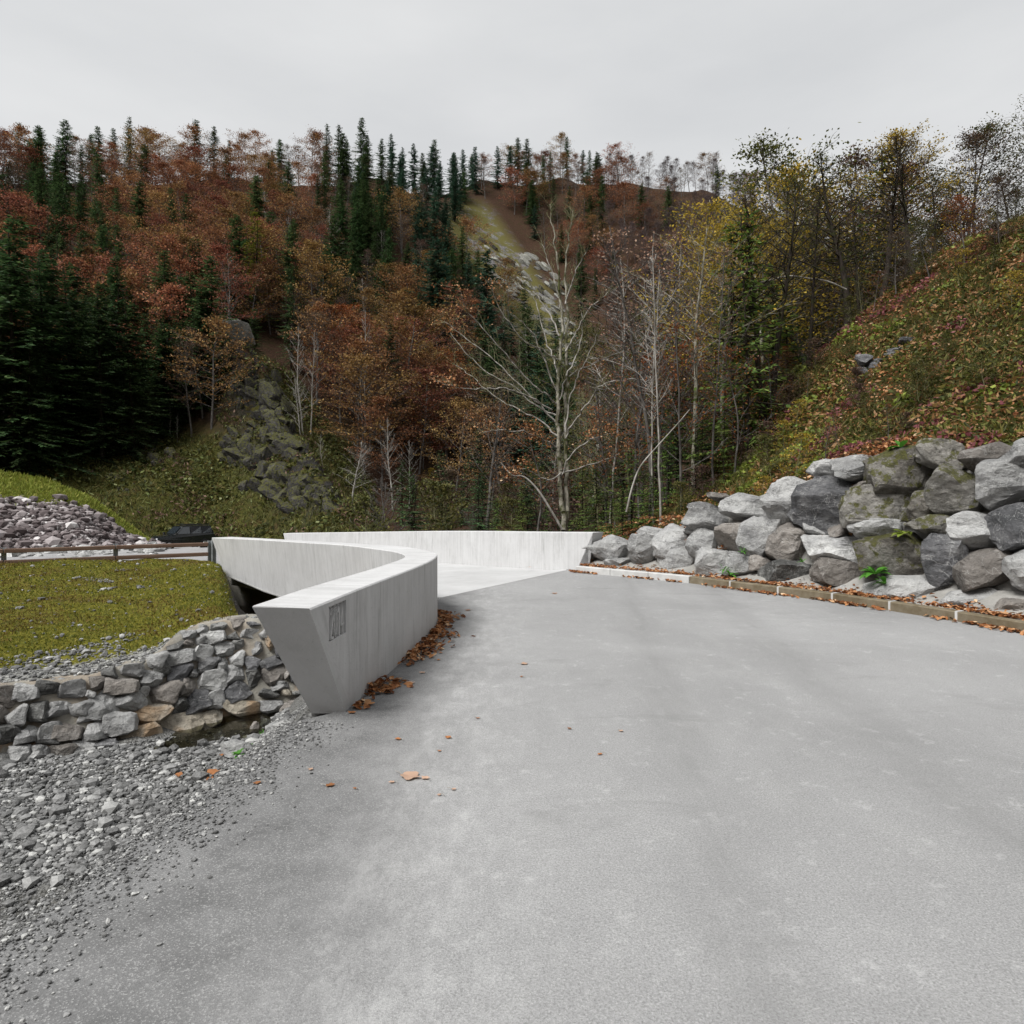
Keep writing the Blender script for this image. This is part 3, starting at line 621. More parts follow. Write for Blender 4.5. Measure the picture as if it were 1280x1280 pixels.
# kerb: separate stones
kp = np.array(KERB); ka = np.concatenate([[0], np.cumsum(np.linalg.norm(np.diff(kp, axis=0), axis=1))])
kerb = thing('kerb', 'kerb running below the boulder wall, pale precast far end then brown stones', 'kerb', (0, 0, 0))
def kat(s): return np.array([np.interp(s, ka, kp[:, 0]), np.interp(s, ka, kp[:, 1])])
s = .25; k = 0
while s < 19:
    x_ = kat(s); pale = s < 3.0; L = .98 if pale else 1.0
    e = kat(s + L); mid = (x_ + e) / 2; dd = e - x_; a = math.atan2(dd[1], dd[0]); wn = .16; nn_ = np.array([-dd[1], dd[0]]) / np.linalg.norm(dd)
    bm = bmesh.new(); bmesh.ops.create_cube(bm, size=1); bmesh.ops.scale(bm, vec=(np.linalg.norm(dd) - .006, wn, .26), verts=bm.verts)
    bmesh.ops.bevel(bm, geom=[ed for ed in bm.edges], offset=.012, segments=1, affect='EDGES')
    me = bpy.data.meshes.new('kerbstone'); bm.to_mesh(me); bm.free(); me.materials.append(MAT['kerb_pale' if pale else 'kerb_brown'])
    c = mid + nn_ * .08
    link('kerbstone', me, kerb, (c[0], c[1], .012 + random.uniform(-.003, .003)), (0, 0, a)); s += L + .002
    if not pale:
        q = e + nn_ * .08; V, Fq = box((q[0], q[1], .0145), (.035, .165, .262), a); link('joint', mesh('joint', V, Fq, MAT['kerb_pale']), kerb)

# ------------------------------------------------------------------ boulder wall on the right
def face_D(px, py, bat=.35):
    kx = np.array([(x / y) * F + CX for x, y in KERB[:8]]); ky = np.array([y for x, y in KERB[:8]])
    D0 = np.interp(px, kx, ky) + .62
    return (D0 + bat * EYE) / (1 + bat * (py - HY) / F)
bw = thing('boulder_wall', 'retaining wall of big grey limestone boulders behind the kerb', 'boulder wall')
# px, py, w, h, tilt, material
BL = [(763,690,62,38,-8,'light'),(808,686,42,42,-35,'light'),(840,681,42,46,-40,'light'),(823,668,46,16,-18,'light'),(848,701,42,34,-20,'light'),(883,679,41,42,-15,'light'),
 (888,649,60,34,-18,'light'),(894,704,42,36,-20,'light'),(921,673,45,36,4,'brown'),(937,637,62,36,-10,'light'),(932,708,50,32,5,'light'),(957,671,56,52,-35,'light'),
 (998,626,76,54,-6,'light'),(1050,633,94,68,-14,'dark'),(1038,588,42,26,-8,'light'),(1083,585,68,34,-14,'light'),(993,680,56,48,-5,'brown'),(1052,690,76,44,-14,'white'),
 (992,716,68,30,2,'wet'),(1056,720,62,36,-8,'brown'),(1104,663,72,32,-12,'light'),(1104,634,80,52,0,'moss'),(1138,590,84,62,-4,'mossdark'),(1162,634,42,40,-10,'mossdark'),
 (1172,656,56,24,-6,'moss'),(1131,702,90,66,2,'mossdark'),(1146,738,96,30,6,'light'),(1053,663,24,14,0,'brown'),(1190,702,50,62,10,'dark'),(1205,612,66,60,0,'moss'),(1230,666,64,46,-6,'light'),
 (1246,716,66,54,6,'brown'),(1262,606,60,58,6,'light'),(1290,662,66,60,-4,'dark'),(1185,568,60,36,-8,'moss'),(1245,572,66,36,-4,'brown'),(1300,568,66,44,0,'light'),(1310,718,70,60,3,'light'),
 (1216,752,60,30,6,'light'),(1290,768,80,34,6,'brown'),(775,704,36,12,0,'light'),(866,663,18,12,-20,'light'),(952,703,26,20,0,'brown'),(1020,660,24,20,10,'light'),(1068,742,60,18,6,'light'),(900,622,26,12,-20,'brown'),(1097,610,46,22,-8,'brown')]
rx = np.random.default_rng(919)                 # the wall goes on past the right of the photograph
for px in range(1352, 1640, 62):
    for row, py in enumerate((602, 662, 724)): BL.append((px + rx.uniform(-8, 8) + 20 * (row % 2), py + rx.uniform(-6, 6) + (px - 1350) * (.02 + .09 * row), 72 + (px - 1350) * .06, 60 + (px - 1350) * .05, rx.uniform(-12, 12), ('light', 'brown', 'moss', 'dark')[rx.integers(4)]))
for k, (px, py, w_, h_, tilt, kind) in enumerate(BL):
    D = float(face_D(px, py)); c = P(px, py, D); sx, sz = w_ * D / F / 2 * 1.13, h_ * D / F / 2 * 1.15; sy = max(.28, (sx + sz) / 2 * .85)
    me = rock_mesh('boulder', 100 + k, MAT['rock_' + kind], 4 if w_ > 40 else 3, planes=20, sq=.5, rough=.09)
    t_ = rad(tilt); ray = math.atan2(c[0], c[1])
    o = link('boulder', me, bw, (c[0], c[1] + sy * .45, c[2]), None, (sx, sy, sz))
    o.rotation_mode = 'XYZ'; o.rotation_euler = (rad(random.uniform(-6, 6)), -t_ * .6, -ray * .6)
# core of concrete behind the boulders
tops = [(728,696),(742,694),(800,676),(840,664),(870,646),(920,632),(960,616),(1000,604),(1040,590),(1080,578),(1110,566),(1150,560),(1180,575),(1240,580),(1300,580),(1420,575)]
V = []
for px, py in tops:
    D0 = float(face_D(px, HY + 10000, 0)) ; b = P(px, 700, D0 + .12); b[2] = -.05
    D = float(face_D(px, py)) + .30; t = P(px, py, D); t2 = t + np.array([.35, .7, -.25])
    m1 = b + (t - b) * .33; m2 = b + (t - b) * .66; V += [b, m1, m2, t, t2]
V = np.array(V); V += nrm(V * [1, 1, 0]) * (fbm(V, 1.3, 9, 2) * .05)[:, None]
link('core', mesh('core', V, grid_faces(len(tops), 5), MAT['mortar_grey'], True), bw)
# sloping foot of the wall behind the kerb
V = []
for s_ in np.linspace(.1, 13, 60):
    q = kat(s_); q2 = kat(s_ + .05); dd = (q2 - q) / np.linalg.norm(q2 - q); nn_ = np.array([-dd[1], dd[0]])
    for t, z in ((.14, .1), (.35, .11), (.6, .2), (.95, .38)):
        w_ = q + nn_ * t; V.append([w_[0], w_[1], z + .04 * math.sin(s_ * 3.1) * (t > .3)])
link('foot', mesh('foot', np.array(V), grid_faces(60, 4)[:, ::-1], MAT['mortar_grey'], True), bw)

# ------------------------------------------------------------------ creek: stone wall, bed, water, banks
BXp = [-420, -120, 0, 106, 151, 193, 241, 269, 297, 381, 470, 560]; BDp = [5.9, 7.3, 7.95, 8.45, 8.7, 9.1, 9.5, 9.7, 9.9, 10.1, 10.8, 11.8]
def wall_D(px, py): return (np.interp(px, BXp, BDp) + .4 * 3.3) / (1 + .4 * (py - HY) / F)
TXp = [-420, -120, 0, 70, 106, 142, 172, 198, 212, 241, 280, 311, 345, 400, 470, 560]; TYp = [930, 872, 856, 850, 847, 836, 830, 815, 799, 785, 776, 773, 774, 774, 774, 774]
cw = thing('creek_wall', 'rubble stone wall set in mortar along the far side of the creek', 'stone wall')
V = []; PXs = np.linspace(-420, 470, 113)
for px in PXs:
    ty = np.interp(px, TXp, TYp); bD = np.interp(px, BXp, BDp); b = np.array([(px - CX) / F * bD, bD, -1.75])
    t = P(px, ty, float(wall_D(px, ty)))
    for u in np.linspace(0, 1, 14): V.append(b + (t - b) * u)
    V.append(t + np.array([-.15, .5, -.02])); V.append(t + np.array([-.3, 1.0, -.3]))
V = np.array(V); V[:, 1] += fbm(V, 2.0, 4, 3) * .05
link('mortar', mesh('mortar', V, grid_faces(113, 16), MAT['mortar'], True), cw)
ST = [(115.6,857,20,17),(121,885,38,36),(133.5,843,17,16),(161,840,25,15),(189,826,26,20),(149,859,34,20),(180,851,31,19),(201,840,19,21),(159,877,36,25),(176,866,11,11),(198,867,41,27),
 (147,905,34,28),(184,894,44,26,'orange'),(117,915,28,26),(127,933,34,17,'dark'),(172,926,46,30,'orange'),(222,911,52,30,'orange'),(219,887,24,24),(222,845,28,22,'dark'),(240.6,843,11,12),(230,862,22,23),
 (243.7,881,29,32,'dark'),(215.6,810,25,13),(220,822,35,20),(230,796,21,11),(234,804,14,12),(251,789,18,12),(271,785,18,10),(245,802,12,13),(264,797,26,17,'light'),(292.6,782,23,16),
 (314,781.5,15,8,'dark'),(288,798,18,14),(309.5,795,21,13),(325.6,795,12,12),(336,805,13,18,'orange'),(273,814,30,19),(298,809,18,14),(321,813,16,16),(249,819,22,21,'light'),(291,826,20,19,'light'),
 (312,829,21,21,'dark'),(258,833.5,24,18,'dark'),(276,831,13,18),(290.5,846,34,23),(262,852.5,31,24,'light'),(291,868,38,23,'dark'),(315,850,16,25),(338,847,30,24,'brown'),(338,830,28,17,'dark'),
 (358,843,10,15,'brown'),(266.6,877,20,21),(261,902,25,20,'orange'),(304.5,889,50,18,'orange'),(334,886,31,15),(365,883,32,16),(350,860,24,12),(333,869,22,10),(356,868,14,8,'orange'),(110,870,10,8),
 (352,815,18,14,'dark'),(372,850,20,16,'dark'),(375,868,20,10)]
r_ = np.random.default_rng(5)
for px in range(84, -400, -27):                 # the wall goes on past the left of the photograph
    for row in range(4):
        yb = 862 + row * (26 + max(0, -px) * .02) + (84 - px) * .10 + max(0, -110 - px) * .08; ST.append((px + (row % 2) * 12 + r_.uniform(-3, 3), yb + r_.uniform(-3, 3), r_.uniform(23, 32), r_.uniform(18, 25)))
def stone_mat(kind, k):
    if kind: return {'dark': 'rock_dark', 'light': 'rock_white', 'orange': 'rock_orange', 'brown': 'rock_brown'}[kind]
    return ('rock_brown', 'rock_light', 'rock_wet', 'rock_light', 'rock_light')[k % 5]
pool = {}
for k, st in enumerate(ST):
    px, py, w_, h_ = st[:4]; mk = stone_mat(st[4] if len(st) > 4 else None, k); key = (mk, k % 6)
    if key not in pool: pool[key] = rock_mesh('stone', 300 + 7 * (k % 6) + len(mk), MAT[mk], 3, planes=14, sq=.5, rough=.13)
    D = float(wall_D(px, py)); c = P(px, py, D); sx, sz = w_ * D / F / 2 * 1.12, h_ * D / F / 2 * 1.2
    o = link('stone', pool[key], cw, (c[0], c[1] + .075, c[2]), (rad(-18), rad(r_.uniform(-14, 14) + (8 if px < 250 else 0)), .45), (sx * 1.04, .17, sz))

def bed_z(x, y):
    """creek bed rising to the broken road edge"""
    x = np.asarray(x, float); y = np.asarray(y, float)
    ex = np.interp(y, [-12, 0, 2.65, 3.97, 5.3, 5.6, 9, 10, 11.5, 14], [-2.9, -2.4, -2.05, -1.87, -1.74, -1.72, -1.75, -1.9, -2.3, -3.2])
    d = ex - x; p3 = np.stack([x, y, x * 0], -1)
    bedl = -1.44 + .05 * fbm(p3, .9, 11, 3)
    # channel beside the wall, from px 200 to the right
    wx = np.array([-8.5, -5.35, -4.98, -4.69, -4.38, -4.0, -3.83, -3.12, -2.2]); wy = np.array([6.9, 8.33, 8.45, 8.7, 9.1, 9.7, 9.9, 10.1, 10.8])
    yw = np.interp(x, wx, wy); dist = (yw - y); wd = np.interp(x, [-5.3, -4.6, -3.9, -3.2, -2.6, -2], [.0, .55, 1.0, 1.15, 1.1, .9])
    ch = np.clip((wd - dist) / .25 + .2, 0, 1) * np.clip((x + 5.0) / .5, 0, 1)
    bedl = bedl - .13 * ch
    slope = -.03 - d * .92 + .05 * fbm(p3, 1.6, 13, 3)
    k = 14; m_ = np.log(np.exp(k * bedl) + np.exp(k * slope)) / k
    return np.minimum(m_, -.015 - .25 * np.clip(d, -1, 0) * 0 - np.where(d < .05, .03, 0))
gx = np.arange(-15, -1.35, .07); gy = np.arange(-9, 14, .09); X, Y = np.meshgrid(gx, gy, indexing='ij'); x, y = X.ravel(), Y.ravel()
z = bed_z(x, y) + vnoise(np.stack([x, y, x * 0], -1), 9, 3) * .012; V = np.stack([x, y, z], -1); Fq = grid_faces(len(gx), len(gy))
wl = np.interp(x[Fq].mean(1), [-15, -8.5, -5.35, -4.0, -3.1, -2.2, -1.6], [3.6, 6.9, 8.33, 9.7, 10.1, 10.8, 11.6]); Fq = Fq[(y[Fq].mean(1) < wl + .5)]
struct('creek_bed', mesh('creek_bed', V, Fq, MAT['creek_bed'], True))
V = np.array([(-5.6, 6.6, -1.475), (-1.5, 8.2, -1.475), (-1.2, 12.5, -1.475), (-3.0, 12.5, -1.475), (-5.6, 9.4, -1.475)])
struct('creek_water', mesh('creek_water', V, np.arange(5)[None], MAT['water']))
# concrete ledge of the parapet footing along the creek
def scatter_pebbles(name, n, fx, size, mat, sub=1, flat_=.7, seed=3, sink=.3, label=None, cat=None):
    r = np.random.default_rng(seed); v, f = ICO[sub]; c = fx(r, n); n = len(c); s_ = size(r, n, c)
    sc = np.stack([s_ * r.uniform(.8, 1.3, n), s_ * r.uniform(.8, 1.3, n), s_ * r.uniform(.5, .9, n) * flat_ / .7], -1)
    a = r.uniform(0, 2 * np.pi, n); jit = 1 + r.uniform(-.28, .28, (n, len(v), 1))
    w_ = v[None] * jit * sc[:, None]; ca, sa = np.cos(a)[:, None], np.sin(a)[:, None]
    W = np.stack([w_[..., 0] * ca - w_[..., 1] * sa, w_[..., 0] * sa + w_[..., 1] * ca, w_[..., 2]], -1) + c[:, None]
    W[..., 2] += (sc[:, 2] * (1 - sink))[:, None]
    FF = (f[None] + (np.arange(n) * len(v))[:, None, None]).reshape(-1, 3)
    o = link(name, mesh(name, W.reshape(-1, 3), FF, mat)); tag(o, label, cat, kind='stuff'); return o
def m_pebble():
    m = M('gravel pebbles', .85, .25); c = m.ramp(m.isl(), [(0, (.035, .035, .033)), (.45, (.10, .10, .097)), (.8, (.21, .21, .205)), (1, (.48, .48, .46))])
    c = m.mix(.25, c, m.ramp(m.noise(m.pos(), 40, 4), [(.3, .05), (.7, .5)])); m.col(c); return m.m
MAT['pebbles'] = m_pebble()
def creek_area(r, n):
    # denser near the viewer's sight
    px = np.where(r.random(n * 3) < .8, r.uniform(-20, 360, n * 3), r.uniform(-500, -20, n * 3)); D = r.uniform(1.6, 10.4, n * 3); x = (px - CX) / F * D
    ok = (x < np.interp(D, [0, 2.65, 3.97, 5.3, 9, 10], [-2.4, -2.08, -1.9, -1.78, -1.8, -2.0])); wl = np.interp(x, [-15, -8.5, -5.35, -4.0, -3.1], [3.6, 6.9, 8.33, 9.7, 10.1]); ok &= D < wl - .02
    x, D = x[ok][:n], D[ok][:n]; z = bed_z(x, D)
    keep = (z > -1.50) | (r.random(len(z)) < .07); return np.stack([x, D, z], -1)[keep]
scatter_pebbles('creek_gravel', 42000, creek_area, lambda r, n, c: np.clip(r.lognormal(-4.35, .6, n), .006, .10) * np.where(c[:, 1] < 5.5, .45, .9), MAT['pebbles'], 1, seed=8, label='loose grey gravel and pebbles along the creek', cat='gravel')
def edge_area(r, n):
    y = r.uniform(1.5, 5.9, n); ex = np.interp(y, [0, 2.65, 3.97, 5.3, 5.9], [-2.4, -2.05, -1.87, -1.74, -1.7]); x = ex + np.abs(r.normal(0, .22, n)) - .08; ok = ~((y > 5.3) & (x > -1.75)); x, y = x[ok], y[ok]
    return np.stack([x, y, x * 0 + .001], -1)
scatter_pebbles('road_grit', 5000, edge_area, lambda r, n, c: np.clip(r.lognormal(-5.2, .4, n), .003, .014), MAT['pebbles'], 1, seed=9, label='fine grit crumbling off the left road edge', cat='gravel')

# grassy bank between stone wall and rail fence
cols = [(-420, 928, 13.6, .25), (-160, 878, 15.4, .20), (0, 857, 16.4, .17), (106, 848, 17.5, .12), (160, 833, 18.0, .07), (198, 816, 18.3, .05), (225, 791, 18.5, .03), (241, 786, 18.6, .02), (262, 781, 18.7, .0), (275, 778, 18.2, -.12), (285, 777, 17.4, -.38), (300, 775, 16.4, -.95), (330, 774, 15.2, -1.25), (352, 775, 14.3, -1.4), (390, 775, 13.4, -1.5)]
cp_ = np.array(cols, float); PX = np.arange(-420, 391, 2.5); V = []; zone = []
for px in PX:
    ty, Df, zf = [np.interp(px, cp_[:, 0], cp_[:, k]) for k in (1, 2, 3)]
    t0 = P(px, ty + 3, float(wall_D(px, ty)) + .03); x0, D0, z0 = t0
    dirx = (px - CX) / F
    for u in np.linspace(0, 1, 90):
        D = D0 + (Df - D0) * u; z = z0 + (zf - z0) * (1 - (1 - u) ** 1.55)
        V.append((dirx * D, D, z)); g = math.exp(-((D - D0) / (.62 if px < 210 else .4)) ** 2) * 1.0 + (.25 if px > 235 else 0) * math.exp(-((px - 250) / 14) ** 2) * (u < .35)
        zone.append((min(g, 1), max(0, min(1, (px - 272 - 24 * (1 - u)) / 16)) if u > .25 else max(0, min(1, (px - 300) / 20)), 0, 1))
    V.append((dirx * (Df + .8), Df + .8, zf - .1 if px < 268 else zf - .3)); zone.append((0, 0, 0, 1)); V.append((dirx * (Df + 3.4), Df + 3.4, zf - .55 if px < 268 else zf - .8)); zone.append((0, 0, 0, 1))
V = np.array(V); V[:, 2] += fbm(V * [1, 1, 0], 1.1, 21, 3) * .05 * (np.abs(V[:, 1] - 13) < 6)
BANK = V.reshape(len(PX), 92, 3); ZONE = np.array(zone).reshape(len(PX), 92, 4)
me = mesh('stream_bank', V, grid_faces(len(PX), 92)[:, ::-1], MAT['bank'], True); at = me.color_attributes.new('zone', 'FLOAT_COLOR', 'POINT'); at.data.foreach_set('color', np.array(zone, np.float32).ravel()); struct('stream_bank', me)
def bank_pts(r, n, grav):
    i = r.integers(0, len(PX) - 1, n * 4); j = r.integers(0, 88, n * 4); u, v = r.random(n * 4), r.random(n * 4)
    # thin out where cells are small so density per area stays even
    p = BANK[i, j] * ((1 - u) * (1 - v))[:, None] + BANK[i + 1, j] * (u * (1 - v))[:, None] + BANK[i, j + 1] * ((1 - u) * v)[:, None] + BANK[i + 1, j + 1] * (u * v)[:, None]
    zz = ZONE[i, j]; patch = fbm(p * [1, 1, 0], .9, 31, 3)
    if grav: ok = (zz[:, 0] + patch * .45 > .42) & (r.random(n * 4) < .9) | (r.random(n * 4) < .035)
    else: ok = (zz[:, 0] + patch * .5 < .55) & (zz[:, 1] < .5)
    return p[ok][:n]
scatter_pebbles('bank_gravel', 9000, lambda r, n: bank_pts(r, n, True), lambda r, n, c: np.clip(r.lognormal(-4.15, .5, n), .006, .06), MAT['pebbles'], 1, seed=12, label='loose gravel on the mossy creek bank', cat='gravel')
for nm_, sd_, cnt_, mt_, lb_, th_ in (('bank_grass', 14, 60000, 'moss_blade', 'short mossy grass covering the creek bank', -.15), ('bank_moss', 17, 60000, 'moss_brown', 'brownish moss patches on the creek bank', .12)):
  r = np.random.default_rng(sd_); c = bank_pts(r, cnt_, False); f_ = fbm(c * [1, 1, 0], 1.5, 77, 3) + r.normal(0, .18, len(c)); c = c[f_ > th_] if th_ > 0 else c[f_ < -th_]; n = len(c); d = np.stack([r.normal(0, .8, n), r.normal(0, .8, n), np.full(n, 1.)], -1); L = r.uniform(.025, .08, n)
  Vq, Fq = leaf_quads(c + nrm(d) * (L * .45)[:, None], d, r.normal(size=(n, 3)), L, r.uniform(.008, .02, n)); tag(link(nm_, mesh(nm_, Vq, Fq, MAT[mt_])), lb_, 'grass', kind='stuff')

# ------------------------------------------------------------------ fence, road beyond the bridge, rip rap, gravel heap, car
fx = np.array([-8.72, 19.12]); fd = np.array([-2.5, -1.75]); fd = fd / np.linalg.norm(fd); fang = math.atan2(fd[1], fd[0])
fence = thing('rail_fence', 'two rail timber fence on steel posts along the top of the grassy bank', 'fence')
def beam(name, a, b, wy, wz, mat, parent):
    a, b = np.array(a), np.array(b); L = np.linalg.norm(b - a)
    bm = bmesh.new(); bmesh.ops.create_cube(bm, size=1); bmesh.ops.scale(bm, vec=(L, wy, wz), verts=bm.verts)
    bmesh.ops.bevel(bm, geom=[e for e in bm.edges], offset=min(wy, wz) * .12, segments=1, affect='EDGES')
    me = bpy.data.meshes.new(name); bm.to_mesh(me); bm.free(); me.materials.append(mat)
    d = Vector(b - a); o = link(name, me, parent, tuple((a + b) / 2)); o.rotation_euler = d.to_track_quat('X', 'Z').to_euler(); return o
def ibeam(name, x, y, z0, z1, a, parent):
    V, Fq = join([box((0, 0, 0), (.1, .008, z1 - z0)), box((-.05, 0, 0), (.008, .1, z1 - z0)), box((.05, 0, 0), (.008, .1, z1 - z0))])
    link(name, mesh(name, V, Fq, MAT['steel']), parent, (x, y, (z0 + z1) / 2), (0, 0, a))
sps = [-.02, 2.32, 4.7, 7.05, 9.4, 11.8]
for k, s_ in enumerate(sps):
    p = fx + fd * s_; ibeam('post', p[0], p[1], -.25 + .02 * k, .515 + .006 * k, fang, fence)
for k in range(len(sps) - 1):
    a, b = fx + fd * (sps[k] + .01 + (0.05 if k == 0 else 0)), fx + fd * (sps[k + 1] - .01); off = np.array([fd[1], -fd[0]]) * .075
    off = -off if off[1] > 0 else off
    for zc in (.415, .135):
        zz = lambda s: zc + .006 * s
        beam('rail', (a[0] + off[0], a[1] + off[1], zz(sps[k])), (b[0] + off[0], b[1] + off[1], zz(sps[k + 1])), .09, .105, MAT['wood'], fence)
ibeam('end_post', -8.52, 18.98, -.3, .56, fang, fence)
# far road: from the bridge end to the parked car and on
def ribbon(pts, w0, m=60):
    L = resamp(densify(pts, 6), m); d = nrm(np.gradient(L[:, :2], axis=0)); nn_ = np.stack([-d[:, 1], d[:, 0]], -1)
    V = np.stack([np.c_[L[:, :2] + nn_ * t * w0, L[:, 2] ] for t in np.linspace(-1, 1, 7)], 1).reshape(-1, 3); return V, grid_faces(m, 7), L
V, Fq, RL = ribbon([(-7.6, 21.6, -.36), (-10.2, 25.6, -.62), (-14.4, 31.5, -.95), (-20, 41, -1.6), (-27, 55, -2.55), (-36, 74, -3.6)], 3.0)
struct('far_road', mesh('far_road', V, Fq, MAT['far_road'], True))
V = []                                                        # gravel verge between fence and road
for s_ in np.linspace(-2, 16, 40):
    p = fx + fd * s_
    for t in np.linspace(.5, 14, 24):
        q = p + np.array([fd[1] * -1, fd[0]]) * t * (1 if fd[0] * 1 > 0 else -1); V.append((q[0], q[1], -.18 - .035 * t + .04 * math.sin(q[0] * 2 + q[1])))
V = np.array(V)
if V[:, 1].mean() < 17: V[:, :2] = 2 * np.repeat(np.array([fx + fd * s_ for s_ in np.linspace(-2, 16, 40)]), 24, 0) - V[:, :2]
V[:, 2] -= .25 * (V[:, 0] > -9.6); struct('verge', mesh('verge', V, grid_faces(40, 24), MAT['far_road'], True))
# gravel heap with a grassy top behind the fence
hp = [(-160, 560, 36), (0, 590, 36), (60, 602, 37), (106, 617, 38), (140, 640, 40), (165, 660, 42), (192, 679, 44), (204, 688, 46)]
nh = 60; Vh = []; pxs = np.linspace(-160, 204, nh)
for px in pxs:
    ty, D = np.interp(px, [h[0] for h in hp], [h[1] for h in hp]), np.interp(px, [h[0] for h in hp], [h[2] for h in hp])
    top = P(px, ty, D); foot = np.array([(px - CX) / F * (D - 8), D - 8, -1.0 + .0 * px]); back = top + np.array([-.5, 4, -3.4])
    for u in np.linspace(0, 1, 24): Vh.append(foot + (top - foot) * u + np.array([0, 0, .35 * math.sin(u * math.pi) * max(0, top[2]) * .2]))
    Vh.append(back)
Vh = np.array(Vh); Vh[:, 2] += fbm(Vh, .8, 41, 3) * .12
fq = grid_faces(nh, 25)[:, ::-1]; u_i = (fq.min(1) % 25)
px_f = pxs[np.clip(fq.min(1) // 25, 0, nh - 1)]; thr = np.interp(px_f, [-160, 40, 106, 150, 200], [12, 13, 15, 14, 3])
gm = u_i > thr
struct('gravel_heap', mesh('gravel_heap', Vh, [fq[~gm], fq[gm]], [MAT['scree'], MAT['verge_soil']], True, mi=[0, 1]))
H4 = Vh.reshape(nh, 25, 3)
def heap_pts(r, n, grass):
    i = r.integers(0, nh - 1, n * 3); j = r.integers(0, 23, n * 3); u, v = r.random(n * 3), r.random(n * 3)
    p = H4[i, j] * ((1 - u) * (1 - v))[:, None] + H4[i + 1, j] * (u * (1 - v))[:, None] + H4[i, j + 1] * ((1 - u) * v)[:, None] + H4[i + 1, j + 1] * (u * v)[:, None]
    t_ = np.interp(pxs[i], [-160, 40, 106, 150, 200], [12, 13, 15, 14, 3]); ok = (j + r.normal(0, .7, len(j)) > t_) == grass; return p[ok][:n]
def m_scree():
    m = M('heap stones', .9, .2); m.col(m.ramp(m.isl(), [(0, (.07, .055, .055)), (.5, (.17, .145, .145)), (.85, (.32, .29, .29)), (1, (.6, .58, .57))])); return m.m
MAT['scree_stones'] = m_scree()
scatter_pebbles('heap_stones', 6000, lambda r, n: heap_pts(r, n, False), lambda r, n, c: np.clip(r.lognormal(-2.5, .5, n), .04, .3), MAT['scree_stones'], 1, seed=15, label='brownish broken stones covering the heap', cat='gravel')
r = np.random.default_rng(16); c = heap_pts(r, 16000, True); n = len(c); d = np.stack([r.normal(0, .6, n), r.normal(0, .6, n), np.full(n, 1.)], -1); L = r.uniform(.12, .34, n)
Vq, Fq = leaf_quads(c + nrm(d) * (L * .4)[:, None], d, r.normal(size=(n, 3)), L, r.uniform(.03, .07, n)); tag(link('heap_grass', mesh('heap_grass', Vq, Fq, MAT['verge'])), 'yellow green grass on top of the heap', 'grass', kind='stuff')
# pale rip rap blocks beside the far road
rp = thing('rip_rap', 'row of pale angular blocks behind the rail fence at the foot of the heap', 'rock row')
r_ = np.random.default_rng(21); rpool = [rock_mesh('rock', 500 + k, MAT[('rock_white', 'rock_light', 'rock_wet')[k % 3]], 2, planes=10, sq=.55, rough=.06) for k in range(6)]
for k in range(130):
    px = r_.uniform(-40, 205); py = np.interp(px, [-40, 106, 205], [694, 690, 690]) + r_.normal(0, 4.5); D = 25 + (700 - py) * .35 + r_.uniform(-.5, 1)
    if px > 195 and py > 692: continue
    w_ = r_.uniform(5, 15) * (1.3 if r_.random() < .2 else 1); c = P(px, py, D); s_ = w_ * D / F / 2
    link('rock', rpool[k % 6], rp, tuple(c), (r_.uniform(-.4, .4), r_.uniform(-.4, .4), r_.uniform(0, 6)), (s_ * 1.25, s_ * 1.1, s_ * r_.uniform(.6, .9)))
# single stones
def loose(label, px, py, w_, h_, D, mat, seed, group=None, cat='rock'):
    c = P(px, py, D); s_ = w_ * D / F / 2
    o = link('rock', rock_mesh('rock', seed, MAT[mat], 3, planes=11, sq=.6, rough=.06), None, tuple(c), (0, 0, seed), (s_, s_ * .9, h_ * D / F / 2)); return tag(o, label, cat, group)
loose('pale white block lying on the grass under the left end of the parapet', 265, 713, 17, 17, 17.4, 'rock_white', 601)
loose('grey stone standing in the shallow creek water', 318, 908, 13, 15, 9.4, 'rock_brown', 602)
loose('flat pale rock beside the green weeds at the creek edge', 292, 936, 36, 20, 8.3, 'rock_light', 603)
loose('small upright stone between the pale rock and the water', 294, 924, 11, 10, 8.75, 'rock_light', 604)
loose('bright white block on the gravel at the foot of the creek wall', 133, 957, 20, 17, 8.05, 'rock_white', 605)
loose('grey rounded stone in the gravel near the lower left', 172, 987, 20, 12, 7.4, 'rock_light', 606)
loose('pale flat stone on the gravel bar mid creek', 170, 969, 17, 11, 7.85, 'rock_white', 607)
loose('reddish brown boulder wedged behind the rail fence end', 263, 691, 6, 9, 20.8, 'rock_brown', 608)
# outcrops on the right slope
def outcrop(label, px, py, w_, h_, D, n, mat, seed, cat='rock outcrop'):
    t = thing('rock_outcrop', label, cat, tuple(P(px, py, D))); r = np.random.default_rng(seed); s_ = D / F
    for k in range(n):
        a, b = r.uniform(-.5, .5), r.uniform(-.5, .5); sz = r.uniform(.16, .36) * h_ * s_
        link('rock', rock_mesh('rock', seed * 10 + k, MAT[mat], 3, planes=11, sq=.55, rough=.1), t, (a * w_ * s_, r.uniform(-.1, .5) * sz, b * h_ * s_ * .7 + a * w_ * s_ * .35), (r.uniform(-.4, .4), r.uniform(-.3, .3), r.uniform(0, 3)), (sz * r.uniform(1.1, 1.7), sz, sz * .8))
    return t
